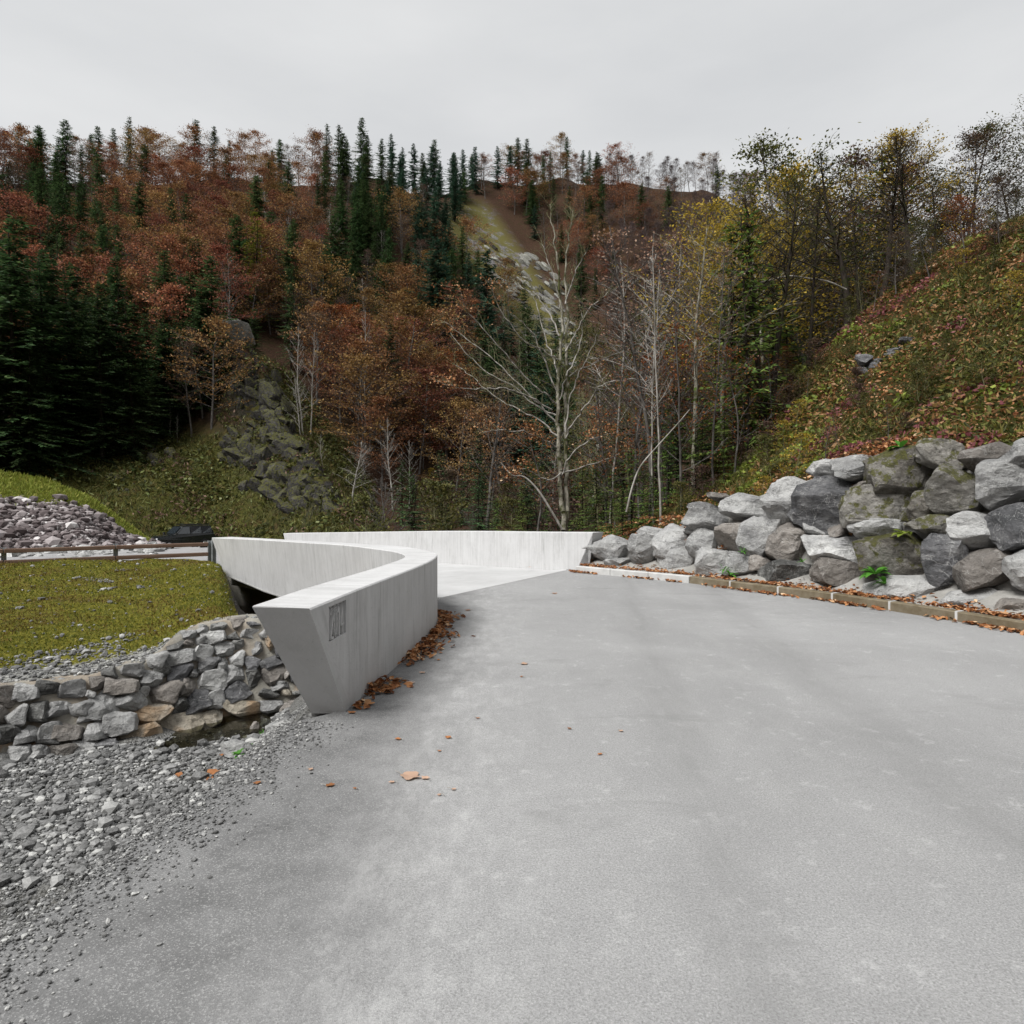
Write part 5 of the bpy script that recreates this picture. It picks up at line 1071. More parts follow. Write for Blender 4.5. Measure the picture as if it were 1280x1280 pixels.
NR = [('dark_bare', 955, 21.5, 215, 'dark trunk left of a pair, right of the green spruce boughs', 0, .9), ('dark_bare', 968, 22.5, 205, 'dark trunk right of a pair, right of the green spruce boughs', 1, .9), ('dark_bare', 1010, 23.5, 220, 'slender dark trunk in the middle of the right wood', 0, .7),
 ('dark_bare', 1058, 24.3, 170, 'stout dark trunk on the slope left of the sky gap', 1, 1.2), ('dark_bare', 1078, 27, 215, 'thin dark trunk right of the stout one', 0, .7), ('dark_bare', 1101, 24.6, 165, 'stout dark trunk right of the sky gap', 0, 1.15), ('dark_bare', 1126, 29, 230, 'thin dark tree behind the upper slope', 1, .8), ('dark_bare', 1165, 26, 200, 'dark tree at the right end of the slope', 1, .9),
 ('dark_bare', 1215, 29, 215, 'dark tree beyond the right end of the slope', 0, .9), ('dark_bare', 1262, 27, 200, 'dark tree furthest to the right', 1, 1.0), ('dark_bare', 985, 33, 260, 'dark thin tree between the pair and the slender trunk', 0, .7), ('dark_bare', 1036, 34, 255, 'dark thin tree left of the stout trunk', 1, .7),
 ('yellow_tree', 866, 21, 248, 'lichen barked tree with yellow leaves behind the boulders', 0, 1.1), ('yellow_tree', 905, 23, 250, 'second yellow leaved tree nearer the green spruce', 0, 1.2), ('yellow_tree', 955, 27, 250, 'yellow leaved tree behind the pair of dark trunks', 0, 1.2),
 ('pink_tree', 812, 22, 272, 'thin tree with pale pinkish leaves left of the yellow trees', 0, 1.25), ('pink_tree', 786, 27, 290, 'thin tree with pale dry leaves left of the first thin trunks', 1, 1.3), ('pink_tree', 832, 26, 285, 'thin pale tree just left of the yellow tree', 1, 1.0),
 ('thin_pale', 818, 19.5, 330, 'slim white stem behind the low boulders', 0, .8), ('thin_pale', 826, 19, 300, 'slim reddish stem right of the white one', 1, .8), ('pink_tree', 893, 20, 300, 'mottled trunk rising behind the boulder wall', 0, .8), ('thin_pale', 762, 30, 330, 'thin grey tree right of the big pale bare tree', 2, 1.2), ('thin_pale', 850, 30, 300, 'thin tree behind the lichen barked one', 0, 1.2),
 ('orange_small', 851, 19, 400, 'small tree with orange leaves beside the lichen barked trunk', 0, 1.0), ('orange_small', 802, 23, 430, 'small orange leaved tree among the thin stems', 1, 1.1), ('orange_small', 915, 19.5, 425, 'small orange leaved tree under the green spruce boughs', 1, 1.1), ('orange_small', 965, 20.5, 440, 'small orange leaved tree at the foot of the dark pair', 0, 1.1), ('orange_small', 1035, 23, 400, 'small orange leaved tree below the stout trunk', 1, 1.0),
 ('orange_small', 770, 26, 500, 'low orange leaved tree right of the big pale tree', 0, 1.3), ('orange_small', 668, 30, 520, 'low orange leaved tree left of the big pale tree', 1, 1.3),
 ('young', 936, 20.5, 262, 'tall green spruce with hanging boughs at the wood edge', 0, .75), ('young', 906, 24, 360, 'green spruce left of the tall one', 1, .8), ('young_dark', 845, 23, 478, 'dark green young spruce behind the boulders', 0, 1.0), ('young_dark', 878, 21.5, 492, 'dark green young spruce right of the first', 1, 1.0), ('young', 905, 19.5, 520, 'fresh green young spruce above the long boulders', 1, 1.1),
 ('young', 790, 21, 560, 'yellow green sapling just behind the first boulders', 0, 1.2), ('young', 764, 20.5, 590, 'low yellow green sapling beside the raked end of the parapet', 1, 1.4), ('young', 812, 19.5, 590, 'yellow green sapling behind the leaning boulders', 0, 1.2), ('young', 745, 27, 575, 'green sapling right of the big pale tree', 0, 1.1), ('young', 728, 33, 585, 'green sapling at the foot of the big pale tree', 1, 1.2),
 ('young_dark', 1012, 22.5, 425, 'dark green young spruce at the foot of the slender trunk', 1, 1.1), ('young_dark', 1036, 23.5, 455, 'low dark spruce right of the first on the slope', 0, 1.1), ('young_dark', 660, 44, 545, 'dark spruce left of the big pale tree', 0, 1.0), ('young_dark', 682, 50, 560, 'second dark spruce left of the big pale tree', 1, 1.1), ('young_dark', 820, 29, 500, 'dark spruce behind the slim white stem', 1, 1.2), ('young_dark', 778, 33, 520, 'dark spruce behind the yellow green saplings', 0, 1.2), ('young_dark', 930, 27, 470, 'dark spruce behind the orange leaves', 0, 1.3),
 ('olive_bare', 748, 38, 470, 'olive twigged bush right of the big pale tree', 0, 1.3), ('olive_bare', 735, 44, 500, 'olive twigged bush behind the big pale tree', 0, 1.2), ('olive_bare', 790, 30, 470, 'olive twigged bush behind the thin stems', 0, 1.1), ('olive_bare', 1078, 25.5, 330, 'many stemmed bush in front of the stout trunks', 0, 1.0),
 ('olive_shrub', 770, 22, 640, 'olive shrub behind the first boulder', 0, 1.1), ('rust_shrub', 860, 20.5, 590, 'brown shrub above the fourth boulder', 0, 1.2), ('rust_shrub', 925, 20, 560, 'brown shrub below the pair of dark trunks', 0, 1.2), ('rust_shrub', 990, 21, 500, 'brown shrub on the wood edge of the slope', 0, 1.0), ('rust_shrub', 1130, 25, 400, 'brown shrub high on the slope', 0, 1.0), ('olive_shrub', 905, 22, 590, 'olive shrub left of the brown shrub', 1, 1.2)]
NAME.update(dark_bare='dark_tree', yellow_tree='yellow_tree', pink_tree='bare_tree', thin_pale='bare_tree', orange_small='small_tree', olive_bare='bush')
for kd, px, D, top, lb, sd, wd in NR: tree_px(kd, px, D, top, lb, None, seed=sd, wide=wd, cat='bush' if kd == 'olive_bare' else None)

T['bush_tree'] = [broadleaf(140 + k, 14, spread=.32, base=.14, limbs=44, twigs=7, leaves=10, lsize=.125, leaf=lf, bark='bark_grey', tr=.13, sprayh=.32, elev=(5, 45)) for k, lf in enumerate(('olive', 'brown', 'yellow', 'orange'))]
NAME.update(bush_tree='leafy_tree')
FILL = [('bush_tree', 1120, 22.5, 285, 1, 'young brown leaved tree standing on the upper right slope'), ('bush_tree', 1163, 21.5, 262, 0, 'olive leaved tree on the slope at the right edge of the photograph'), ('orange_small', 1092, 22.5, 335, 0, 'small orange leaved tree on the slope edge beside the dark outcrop'), ('bush_tree', 1205, 20.5, 235, 3, 'orange leaved tree high on the slope'), ('dark_bare', 1142, 23.5, 150, 0, 'dark trunk standing on the upper right slope'), ('bush_tree', 1250, 20, 215, 1, 'brown leaved tree furthest right on the slope'),
 ('bush_tree', 1025, 30, 150, 0, 'tall olive leaved tree left of the sky gap'), ('bush_tree', 1085, 31, 170, 1, 'tall brown leaved tree right in the sky gap'), ('bush_tree', 1135, 29, 150, 2, 'tall yellow leaved tree at the top of the slope'), ('bush_tree', 1180, 30, 140, 0, 'tall olive leaved tree beyond the slope top'), ('bush_tree', 1225, 29, 150, 1, 'tall brown leaved tree near the right edge'), ('bush_tree', 1275, 29, 120, 0, 'tallest olive leaved tree at the right edge'), ('bush_tree', 1050, 40, 230, 1, 'brown leaved tree far behind the stout trunk'), ('bush_tree', 1000, 40, 215, 2, 'yellow leaved tree far behind the slender trunk'),
 ('bush_tree', 975, 34, 180, 2, 'tall yellow leaved tree behind the pair of dark trunks'), ('bush_tree', 1160, 34, 190, 3, 'tall orange leaved tree behind the slope top'), ('young', 1110, 30, 190, 1, 'tall green spruce right of the sky gap'),
 ('bush_tree', 760, 34, 400, 0, 'olive leaved tree behind the thin grey tree'), ('bush_tree', 800, 38, 330, 1, 'brown leaved tree behind the pinkish one'), ('bush_tree', 848, 34, 350, 0, 'olive leaved tree behind the yellow trees'), ('bush_tree', 890, 30, 265, 2, 'yellow leaved dense tree above the long boulders'), ('bush_tree', 925, 33, 250, 0, 'olive leaved tall tree behind the green spruce'),
 ('bush_tree', 965, 30, 262, 2, 'yellow leaved dense tree behind the paired trunks'), ('bush_tree', 1000, 32, 285, 0, 'olive leaved tree right of the paired trunks'), ('bush_tree', 1030, 36, 300, 1, 'brown leaved tree left of the stout trunk'), ('bush_tree', 985, 24, 430, 3, 'orange leaved tree low by the slender trunk'), ('bush_tree', 930, 22, 430, 3, 'orange leaved tree low by the paired trunks'), ('bush_tree', 1110, 31, 300, 1, 'brown leaved tree right of the sky gap'),
 ('bush_tree', 1150, 31, 270, 0, 'olive leaved tree near the top of the slope'), ('bush_tree', 1200, 32, 250, 1, 'brown leaved tree beyond the slope top'), ('bush_tree', 1255, 31, 240, 0, 'olive leaved tree at the right edge'), ('bush_tree', 872, 24, 420, 3, 'orange leaved tree behind the lichen barked trunk'), ('bush_tree', 830, 25, 440, 1, 'brown leaved tree among the thin stems'), ('bush_tree', 1060, 26, 400, 1, 'brown bush tree at the foot of the stout trunk'),
 ('young', 965, 26, 330, 0, 'green spruce between the paired trunks and the slender one'), ('young', 918, 22, 285, 1, 'green spruce just left of the tall one'), ('young', 850, 28, 420, 0, 'light green spruce behind the yellow trees'), ('young', 870, 20.5, 520, 1, 'light green spruce sapling right of the boulder gap'), ('young', 835, 21, 540, 0, 'light green sapling by the slim white stem'), ('young', 778, 19.5, 610, 1, 'small yellow green sapling over the second boulder'),
 ('young_dark', 985, 27, 380, 0, 'dark spruce behind the slender trunk'), ('young_dark', 895, 26, 430, 1, 'dark spruce behind the orange leaved tree'), ('young_dark', 1085, 26, 395, 0, 'dark spruce at the foot of the bush stems'), ('young_dark', 1140, 27, 330, 1, 'dark spruce on the upper slope edge'), ('young_dark', 755, 40, 520, 1, 'dark spruce beyond the first sapling'), ('young_dark', 715, 46, 545, 0, 'dark spruce right behind the big pale tree'),
 ('rust_shrub', 1020, 22, 480, 0, 'brown shrub on the slope by the dark spruces'), ('olive_shrub', 1065, 23, 430, 1, 'olive shrub on the slope above the jagged outcrop'), ('rust_shrub', 960, 19, 545, 0, 'brown shrub low on the slope edge'), ('olive_shrub', 1150, 22, 415, 0, 'olive shrub high on the slope near the right edge'), ('rust_shrub', 880, 18.8, 605, 0, 'brown shrub right above the long boulders'), ('olive_shrub', 850, 18.5, 618, 1, 'olive shrub above the leaning boulders')]
for kd, px, D, top, sd, lb in FILL: tree_px(kd, px, D, top, lb, None, seed=sd, wide=1.15)

# the big pale bare tree in the middle, built limb by limb
def big_tree():
    D = 25.0; bx = (704 - CX) / F * D; bz = float(HILL(bx, D)[0]) - .15; t = thing('bare_tree', 'big pale lichen barked tree with two stems and long bare limbs behind the far parapet', 'tree', (bx, D, bz)); r = np.random.default_rng(55)
    def path(pl, r0, r1, dy=0, mat_n=5):
        k = len(pl); dd = np.linspace(0, 1, k) * dy; p = np.array([P(x, y, D + e) for (x, y), e in zip(pl, dd)]); p = densify(p, 5) - np.array([bx, D, bz]); p[1:] += r.normal(0, .025, (len(p) - 1, 3)); return p, np.linspace(r0, r1, len(p))
    tr = [path([(703, 668), (704, 640), (700, 600), (697, 540), (699, 470), (702, 400), (698, 340), (691, 285), (688, 255)], .115, .010), path([(706, 667), (709, 630), (707, 560), (708, 480), (709, 400), (707, 340), (713, 285), (716, 262)], .10, .010, 1.0)]
    lm = [([(697, 506), (682, 492), (655, 470), (628, 438), (598, 405), (584, 388), (574, 362)], -2.0), ([(697, 520), (668, 505), (640, 482), (604, 462), (575, 432), (563, 415)], 1.5), ([(698, 492), (682, 455), (668, 420), (652, 402), (640, 392)], -1), ([(690, 512), (660, 495), (632, 486), (600, 487), (570, 484), (545, 476)], -2.5),
          ([(699, 470), (690, 445), (678, 410), (670, 378), (662, 350)], 1.4), ([(707, 548), (722, 522), (738, 500), (752, 482), (785, 474), (812, 478), (842, 486)], -2.2), ([(707, 540), (712, 500), (722, 470), (730, 455), (742, 430), (752, 405)], 1), ([(707, 440), (718, 420), (732, 392), (752, 372), (770, 360)], 1.5),
          ([(700, 600), (712, 572), (735, 552), (752, 545), (775, 540)], -1.5), ([(697, 560), (680, 550), (655, 540), (625, 538), (603, 540)], -1.8), ([(699, 420), (688, 395), (672, 372), (655, 360), (640, 352)], 1.0), ([(700, 385), (694, 350), (684, 322), (676, 300)], .6), ([(707, 380), (716, 350), (724, 330), (735, 310)], -.8), ([(708, 470), (722, 440), (728, 410), (724, 380)], .9),
          ([(703, 590), (685, 600), (660, 588), (640, 590)], -1.2), ([(706, 590), (735, 582), (768, 570), (790, 560)], 1.0), ([(698, 530), (660, 492), (620, 452), (585, 425), (556, 402)], .6), ([(697, 545), (665, 520), (625, 500), (590, 470), (566, 455)], 2.6), ([(699, 500), (712, 470), (745, 452), (780, 440), (810, 452)], 2.0), ([(700, 450), (680, 440), (650, 420), (622, 380), (612, 350)], -1.6)]
    limbs = [path(pl, .036, .008, dy) for pl, dy in lm]; tw, leaves, ld = [], [], []
    orange = {0: (.6, 1), 3: (.55, 1), 1: (.8, 1), 16: (.75, 1), 19: (.7, 1), 2: (.8, 1), 9: (.15, 1), 8: (.2, 1), 14: (.2, 1), 15: (.1, 1), 5: (.9, 1.0)}
    for k, (p, q) in enumerate(limbs + tr):
        L = np.linalg.norm(np.diff(p, axis=0), axis=1).sum(); n = int(L * (6 if k < len(limbs) else 5))
        for _ in range(n):
            u = r.uniform(.12 if k < len(limbs) else .45, 1); s = u * (len(p) - 1.001); i = int(s); o = p[i] + (p[i + 1] - p[i]) * (s - i); d = nrm((p[i + 1] - p[i])[None])[0]
            dd = d * .9 + nrm(r.normal(size=(1, 3)))[0] * .75 + np.array([0, 0, .25]); l1 = r.uniform(.35, 1.25) * (1.15 - u * .5); a, b = skel_branch(r, o, dd, l1, .011, .003, 4, .12, .04); tw.append((a, b))
            for _2 in range(2):
                j = r.integers(1, 4); c, e = skel_branch(r, a[j], nrm((a[j + 1] - a[j])[None])[0] + r.normal(0, .5, 3), l1 * .4, .006, .002, 2, .15, .03); tw.append((c, e))
            if k in orange and orange[k][0] <= u <= orange[k][1] + .01:
                m_ = r.poisson(16); leaves.append(a[r.integers(1, 5, m_)] + r.normal(0, .11, (m_, 3)) * [1.2, 1.2, .7]); ld.append(r.normal(0, 1, (m_, 3)))
    V, Fq = segs(tr, 9); link('trunk', mesh('trunk', V, Fq, MAT['bark_lichen'], True), t)
    for p, q in limbs: V, Fq = segs([(p, q)], 5); link('limb', mesh('limb', V, Fq, MAT['bark_pale'], True), t)
    V, Fq = segs(tw, 3); link('twigs', mesh('twigs', V, Fq, MAT['twig_olive'], True), t)
    c, d = np.concatenate(leaves), np.concatenate(ld); n = len(c); L = r.uniform(.06, .115, n); V, Fq = leaf_quads(c, d, r.normal(size=(n, 3)), L, L * .6); link('leaves', mesh('leaves', V, Fq, MAT['litter']), t)
big_tree()
# fallen / leaning stems
def pole(label, pl, D, r0, r1, mat='bark_pale', dy=0, cat='dead stem', name='leaning_stem'):
    p = densify(np.array([P(x, y, D + dy * k / (len(pl) - 1)) for k, (x, y) in enumerate(pl)]), 4); V, Fq = tube_path(p, np.linspace(r0, r1, len(p)), 6)
    tag(link(name, mesh(name, V, Fq, MAT[mat], True)), label, cat)
pole('pale broken stem leaning left at the foot of the big pale tree', [(703, 662), (690, 640), (672, 612), (655, 596), (640, 594), (626, 578)], 24, .05, .02)
pole('thin pale stem leaning right across the slim white ones', [(783, 640), (790, 610), (800, 584), (818, 562), (845, 532), (862, 512)], 18.5, .03, .012)
pole('long curved bare branch reaching left in front of the right wood', [(1058, 362), (1035, 352), (1010, 348), (985, 345), (955, 352), (935, 356), (905, 348), (885, 346)], 23.9, .035, .012)
pole('dark bent branch hanging across the right wood', [(1040, 345), (1010, 330), (985, 322), (960, 318)], 22, .03, .012, 'bark_dark')
pole('dark crooked branch behind the orange leaves', [(870, 420), (885, 421), (905, 424), (925, 420), (940, 428), (960, 450)], 20, .03, .015, 'bark_dark')
pole('dark fallen stem slanting behind the thin pale trunks', [(962, 512), (940, 470), (915, 440), (900, 420)], 21.5, .05, .02, 'bark_dark')

# rocky spur and outcrops
t = thing('rock_outcrop', 'dark slaty rock ribs breaking through the grassy spur', 'rock outcrop', (0, 0, 0)); r_ = np.random.default_rng(91)
cl = [(330,504,20),(338,520,22),(332,512,14),(346,545,22),(352,560,20),(360,572,18),(368,583,18),(310,586,24),(318,600,28),(306,572,16),(300,596,14),(335,610,22),(345,622,24),(355,632,20),(368,626,22),(380,632,18),(372,640,20),(392,640,18),(402,636,16),(412,648,16),(392,626,12),(290,575,16),(282,590,12),(340,532,16),(322,555,12),(298,500,16),(306,512,14),(314,490,14),(196,590,16),(186,586,14),(148,612,12),(158,628,10),(190,566,12)]
rpool = [rock_mesh('rock', 700 + k, MAT['rock_cliff'], 2, planes=9, sq=.5, rough=.12) for k in range(6)]
for px, py, w_ in cl:
    for k in range(9):
        x_, y_ = px + r_.normal(0, w_ * .5), py - 14 + r_.normal(0, w_ * .42); h = hit(x_, y_, 40)
        if h is None: continue
        s_ = w_ * r_.uniform(.16, .55) * h[1] / F; link('rock', rpool[r_.integers(6)], t, tuple(h), (r_.uniform(-.7, .7), r_.uniform(.5, 1.3), r_.uniform(-.9, .9)), (s_ * 1.5, s_ * .9, s_ * .8))
h = hit(292, 474, 40); h = h if h is not None else P(292, 474, 90)
o = link('rock', rock_mesh('rock', 733, MAT['rock_hill'], 4, planes=12, sq=.6, rough=.08), None, (-36.0, 87.0, float(HILL(-36.0, 87.0)[0]) + .9), (0, rad(20), 0), (2.1, 1.9, 2.0)); tag(o, 'round grey rock crowning the rocky spur', 'rock')
h = hit(1102, 450, 17, 60); outcrop('jagged pale outcrop on the leafy right slope', 1105, 447, 62, 30, h[1] if h is not None else 24, 15, 'rock_dark', 81)
h = hit(1160, 385, 17, 60); outcrop('grey rock under a mossy overhang at the top of the right slope', 1166, 384, 34, 22, h[1] if h is not None else 26, 4, 'rock_hill', 82)
h = hit(1170, 412, 17, 60); outcrop('small pale stone at the right edge of the slope', 1173, 413, 16, 12, h[1] if h is not None else 24, 2, 'rock_light', 83)
# gully rocks on the far side
t = thing('gully_rocks', 'pale and dark rock bands in the gully high behind the bridge', 'rock outcrop')
rpool = [rock_mesh('rock', 760 + k, MAT['rock_hill' if k % 3 else 'rock_cliff'], 2, planes=9, sq=.5, rough=.12) for k in range(6)]
band = [(612, 312), (625, 322), (640, 332), (650, 342), (660, 352), (672, 364), (684, 376), (694, 388), (704, 402), (712, 415), (720, 430), (662, 325), (676, 336), (690, 350), (700, 370), (626, 352), (636, 360), (690, 408), (700, 420), (715, 445), (724, 462), (733, 480)]
for px, py in band:
    for k in range(5):
        x_, y_ = px + r_.normal(0, 6), py + r_.normal(0, 5); h = hit(x_, y_, 60)
        if h is None: continue
        s_ = r_.uniform(3, 7) * h[1] / F; link('rock', rpool[r_.integers(6)], t, tuple(h), (r_.uniform(-.4, .4), r_.uniform(.5, .9), r_.uniform(-.4, .4)), (s_ * 1.6, s_ * .8, s_ * .6))

# ------------------------------------------------------------------ herbs, grass and leaf litter
def herb(name, label, cat, pts, mat, L, W, up=.4, seed=1, lift=.5):
    r = np.random.default_rng(seed); n = len(pts); d = np.stack([r.normal(0, 1, n), r.normal(0, 1, n), np.abs(r.normal(up, .4, n))], -1); ln = r.uniform(*L, n)
    V, Fq = leaf_quads(pts + np.stack([np.zeros(n), np.zeros(n), ln * lift], -1), d, r.normal(size=(n, 3)) + np.array([0, -.3, .8]), ln, ln * W); tag(link(name, mesh(name, V, Fq, MAT[mat])), label, cat, kind='stuff')
def slope_pts(n, seed, cond):
    r = np.random.default_rng(seed); n *= 2; y = np.sqrt(r.uniform(8 ** 2, 30 ** 2, n)); x = r.uniform(.13, 1.1, n) * y; ok = ~inside(x, y, near_poly); x, y = x[ok], y[ok]; z = HILL(x, y); p = np.stack([x, y, z], -1); px, py = pix(p)
    ok = (px > 735) & (px < 1560) & cond(px, py, p, r); return p[ok]
litfun = lambda px, py, p, r: np.ones(len(px), bool)
herb('slope_leaf_litter', 'brown and orange fallen leaves over the right slope', 'leaf litter', slope_pts(60000, 1, lambda px, py, p, r: r.random(len(px)) < np.clip(.55 + .5 * fbm(p, .6, 3, 2), .2, 1)), 'litter', (.05, .12), .7, .05, 2, .12)
rb = np.random.default_rng(404)
for k in range(34):
    D = rb.uniform(13, 23); px = rb.uniform(930, 1270); x = (px - CX) / F * D
    if inside(np.array([x]), np.array([D]), near_poly)[0]: continue
    kd = ('olive_shrub', 'rust_shrub', 'olive_shrub', 'yellow_shrub', 'orange_small')[k % 5]; ds = {'olive_shrub': 'olive green', 'rust_shrub': 'brown', 'yellow_shrub': 'yellow leaved', 'orange_small': 'orange leaved'}[kd]
    py = pix(np.array([x, D, float(HILL(x, D)[0])]))[1]; lb = 'low ' + ds + ' bush on the leafy slope ' + ('above the mossy boulders' if px > 1110 else ('above the dark boulder' if px > 1020 else 'near the wood edge')) + (', high up' if py < 450 else (', half way' if py < 530 else ', just over the wall'))
    tree(kd, x, D, rb.uniform(.45, 1.1), lb, 'low bushes on the right slope', seed=k, wide=1.2, name='bush', cat='bush')
herb('slope_herbs', 'green and yellow herbs covering the right slope', 'plants', slope_pts(52000, 3, lambda px, py, p, r: (fbm(p, .5, 8, 3) + r.normal(0, .25, len(px)) > -.1) & (px > 845)), 'ground_green', (.06, .2), .38, .6, 4, .5)
herb('slope_grass', 'olive tufts of grass on the right slope', 'grass', slope_pts(30000, 5, lambda px, py, p, r: (fbm(p, .7, 18, 3) + r.normal(0, .15, len(px)) > .25) & (px > 820)), 'olive', (.14, .34), .09, 1.6, 6, .5)
herb('slope_red_leaves', 'reddish purple leaves scattered over the right slope', 'plants', slope_pts(30000, 7, lambda px, py, p, r: (fbm(p, .8, 28, 3) + r.normal(0, .12, len(px)) > .48) & (px > 960)), 'magenta', (.07, .14), .6, .3, 8, .9)
herb('slope_lime_leaves', 'lime green broad leaves above the boulder wall', 'plants', slope_pts(46000, 9, lambda px, py, p, r: (fbm(p, .9, 38, 2) + r.normal(0, .12, len(px)) > np.where((px > 920) & (px < 1030) & (py > 545), .42, .74)) & (px > 900)), 'lime', (.07, .16), .8, .4, 10, .9)
def left_pts(n, seed, cond):
    r = np.random.default_rng(seed); px = r.uniform(-40, 470, n); D = r.uniform(44, 104, n); x = (px - CX) / F * D; z = HILL(x, D); p = np.stack([x, D, z], -1); px, py = pix(p)
    road = np.min(np.hypot(x[:, None] - RL[None, :44, 0], D[:, None] - RL[None, :44, 1]), 1) < 2.7
    A, B = np.array([-37.5, 90.]), np.array([-16.5, 64.]); dd = B - A; t = np.clip(((x - A[0]) * dd[0] + (D - A[1]) * dd[1]) / (dd @ dd), 0, 1); dl = np.hypot(x - A[0] - t * dd[0], D - A[1] - t * dd[1])
    bare = (dl < 3.6) & (fbm(p, .5, 88, 3) > .12) & (r.random(len(x)) < .93)
    ok = (py > 430) & (~road) & (~bare) & (((py > 545) & (px < 440)) | (np.abs(px - (300 + (py - 470) * .72)) < 70)) & cond(px, py, p, r); return p[ok]
herb('hill_grass', 'olive and yellow grass on the left slope and the spur', 'grass', left_pts(90000, 21, lambda px, py, p, r: r.random(len(px)) < .8), 'slope_left', (.3, .75), .14, 1.3, 22, .45)
herb('hill_herbs', 'green and brown herbs over the left slope', 'plants', left_pts(60000, 23, lambda px, py, p, r: fbm(p, .25, 48, 3) + r.normal(0, .2, len(px)) > 0.05), 'slope_left', (.25, .55), .6, .3, 24, .8)
herb('hill_bracken', 'rusty bracken patches on the left slope', 'plants', left_pts(30000, 25, lambda px, py, p, r: fbm(p, .22, 58, 3) + r.normal(0, .12, len(px)) > .42), 'brown', (.25, .6), .35, .7, 26, .8)
# leaf litter against the parapet, the kerb and between the boulders: curled leaves
def curled(name, label, pts, L, mat='litter', seed=1, kind='stuff', cat='leaf litter', tilt=.45):
    r = np.random.default_rng(seed); n = len(pts); a = r.uniform(0, 2 * np.pi, n); ln = r.uniform(*L, n)
    d = np.stack([np.cos(a), np.sin(a), r.normal(0, tilt * .5, n)], -1); nn_ = nrm(np.stack([r.normal(0, tilt, n), r.normal(0, tilt, n), np.ones(n)], -1)); s = nrm(np.cross(nn_, d)); d = np.cross(s, nn_)
    w_ = ln * r.uniform(.45, .7, n); cu = ln * r.uniform(.05, .28, n); l2, w2, c2 = ln[:, None] / 2, w_[:, None] / 2, cu[:, None] * nn_
    V = np.stack([pts - d * l2, pts - d * l2 * .2 + s * w2 + c2, pts + d * l2 * .45 + s * w2 * .7 + c2 * .8, pts + d * l2 + c2 * .5, pts + d * l2 * .45 - s * w2 * .7 + c2 * .6, pts - d * l2 * .2 - s * w2 + c2 * .9], 1).reshape(-1, 3)
    b = np.arange(n)[:, None] * 6; Fq = np.concatenate([b + [0, 1, 2, 3], b + [0, 3, 4, 5]]); tag(link(name, mesh(name, V, Fq, MAT[mat])), label, cat, kind=kind)
r = np.random.default_rng(61); path = densify(np.array(INB)[:8], 6); pts = []
for _ in range(1050):
    u = r.random(); y = 5.6 + u * 4.7; x = np.interp(y, path[:, 1], path[:, 0]); pile = max(0, .35 + fbm(np.array([[0, y * 2.2, 0.]]), 1, 71, 2)[0] * 1.1) + (.9 if 6.0 < y < 6.45 else 0) + (.5 if y > 7.2 else 0) - (.75 if 6.5 < y < 7.0 else 0)
    if r.random() > pile: continue
    off = abs(r.normal(0, .055 + .09 * min(pile, 1))); pts.append((x + .02 + off, y, .012 + max(0, .05 - off * .25) * r.random() * min(pile, 1.2)))
curled('parapet_leaves', 'drift of brown leaves along the foot of the near parapet', np.array(pts), (.05, .1), seed=62)
pts = []
for _ in range(6500):
    s_ = r.uniform(.1, 13.5); q = kat(s_); q2 = kat(s_ + .05); dd = (q2 - q) / np.linalg.norm(q2 - q); nn_ = np.array([-dd[1], dd[0]]); m_ = fbm(np.array([[s_ * 1.4, 0, 0.]]), 1, 73, 2)[0]
    if r.random() < .72:
        t = .19 + abs(r.normal(0, .17)); z = .135 + .03 * r.random() + max(0, t - .4) * .35
        if r.random() > .55 + m_ * .6: continue
    else:
        t = -abs(r.normal(0, .07)) - .01; z = .012 + r.random() * .02
        if r.random() > .35 + m_ * 1.1: continue
    w_ = q + nn_ * t; pts.append((w_[0], w_[1], z))
curled('kerb_leaves', 'brown leaves lying on both sides of the kerb', np.array(pts), (.06, .11), seed=63)
pts = []
for (px, py, w_, h_, n) in [(866,662,14,8,30),(863,676,10,8,35),(900,617,30,6,40),(938,624,16,5,30),(960,625,14,6,30),(1034,606,22,6,50),(1090,618,12,8,35),(1100,566,40,12,260),(1120,556,26,10,200),(988,660,14,8,45),(1026,674,12,10,40),(1070,662,10,8,30),(805,670,10,5,12),(796,676,8,6,14),(902,684,8,5,12),(840,648,40,5,80),(1060,575,30,5,60)]:
    for _ in range(n):
        x_, y_ = px + r.normal(0, w_ * .4), py + r.normal(0, h_ * .4); D = float(face_D(x_, y_)); pts.append(P(x_, y_, D + r.uniform(.0, .25)))
curled('boulder_leaves', 'brown leaves caught in the gaps between the boulders', np.array(pts), (.06, .11), seed=64, tilt=.8)
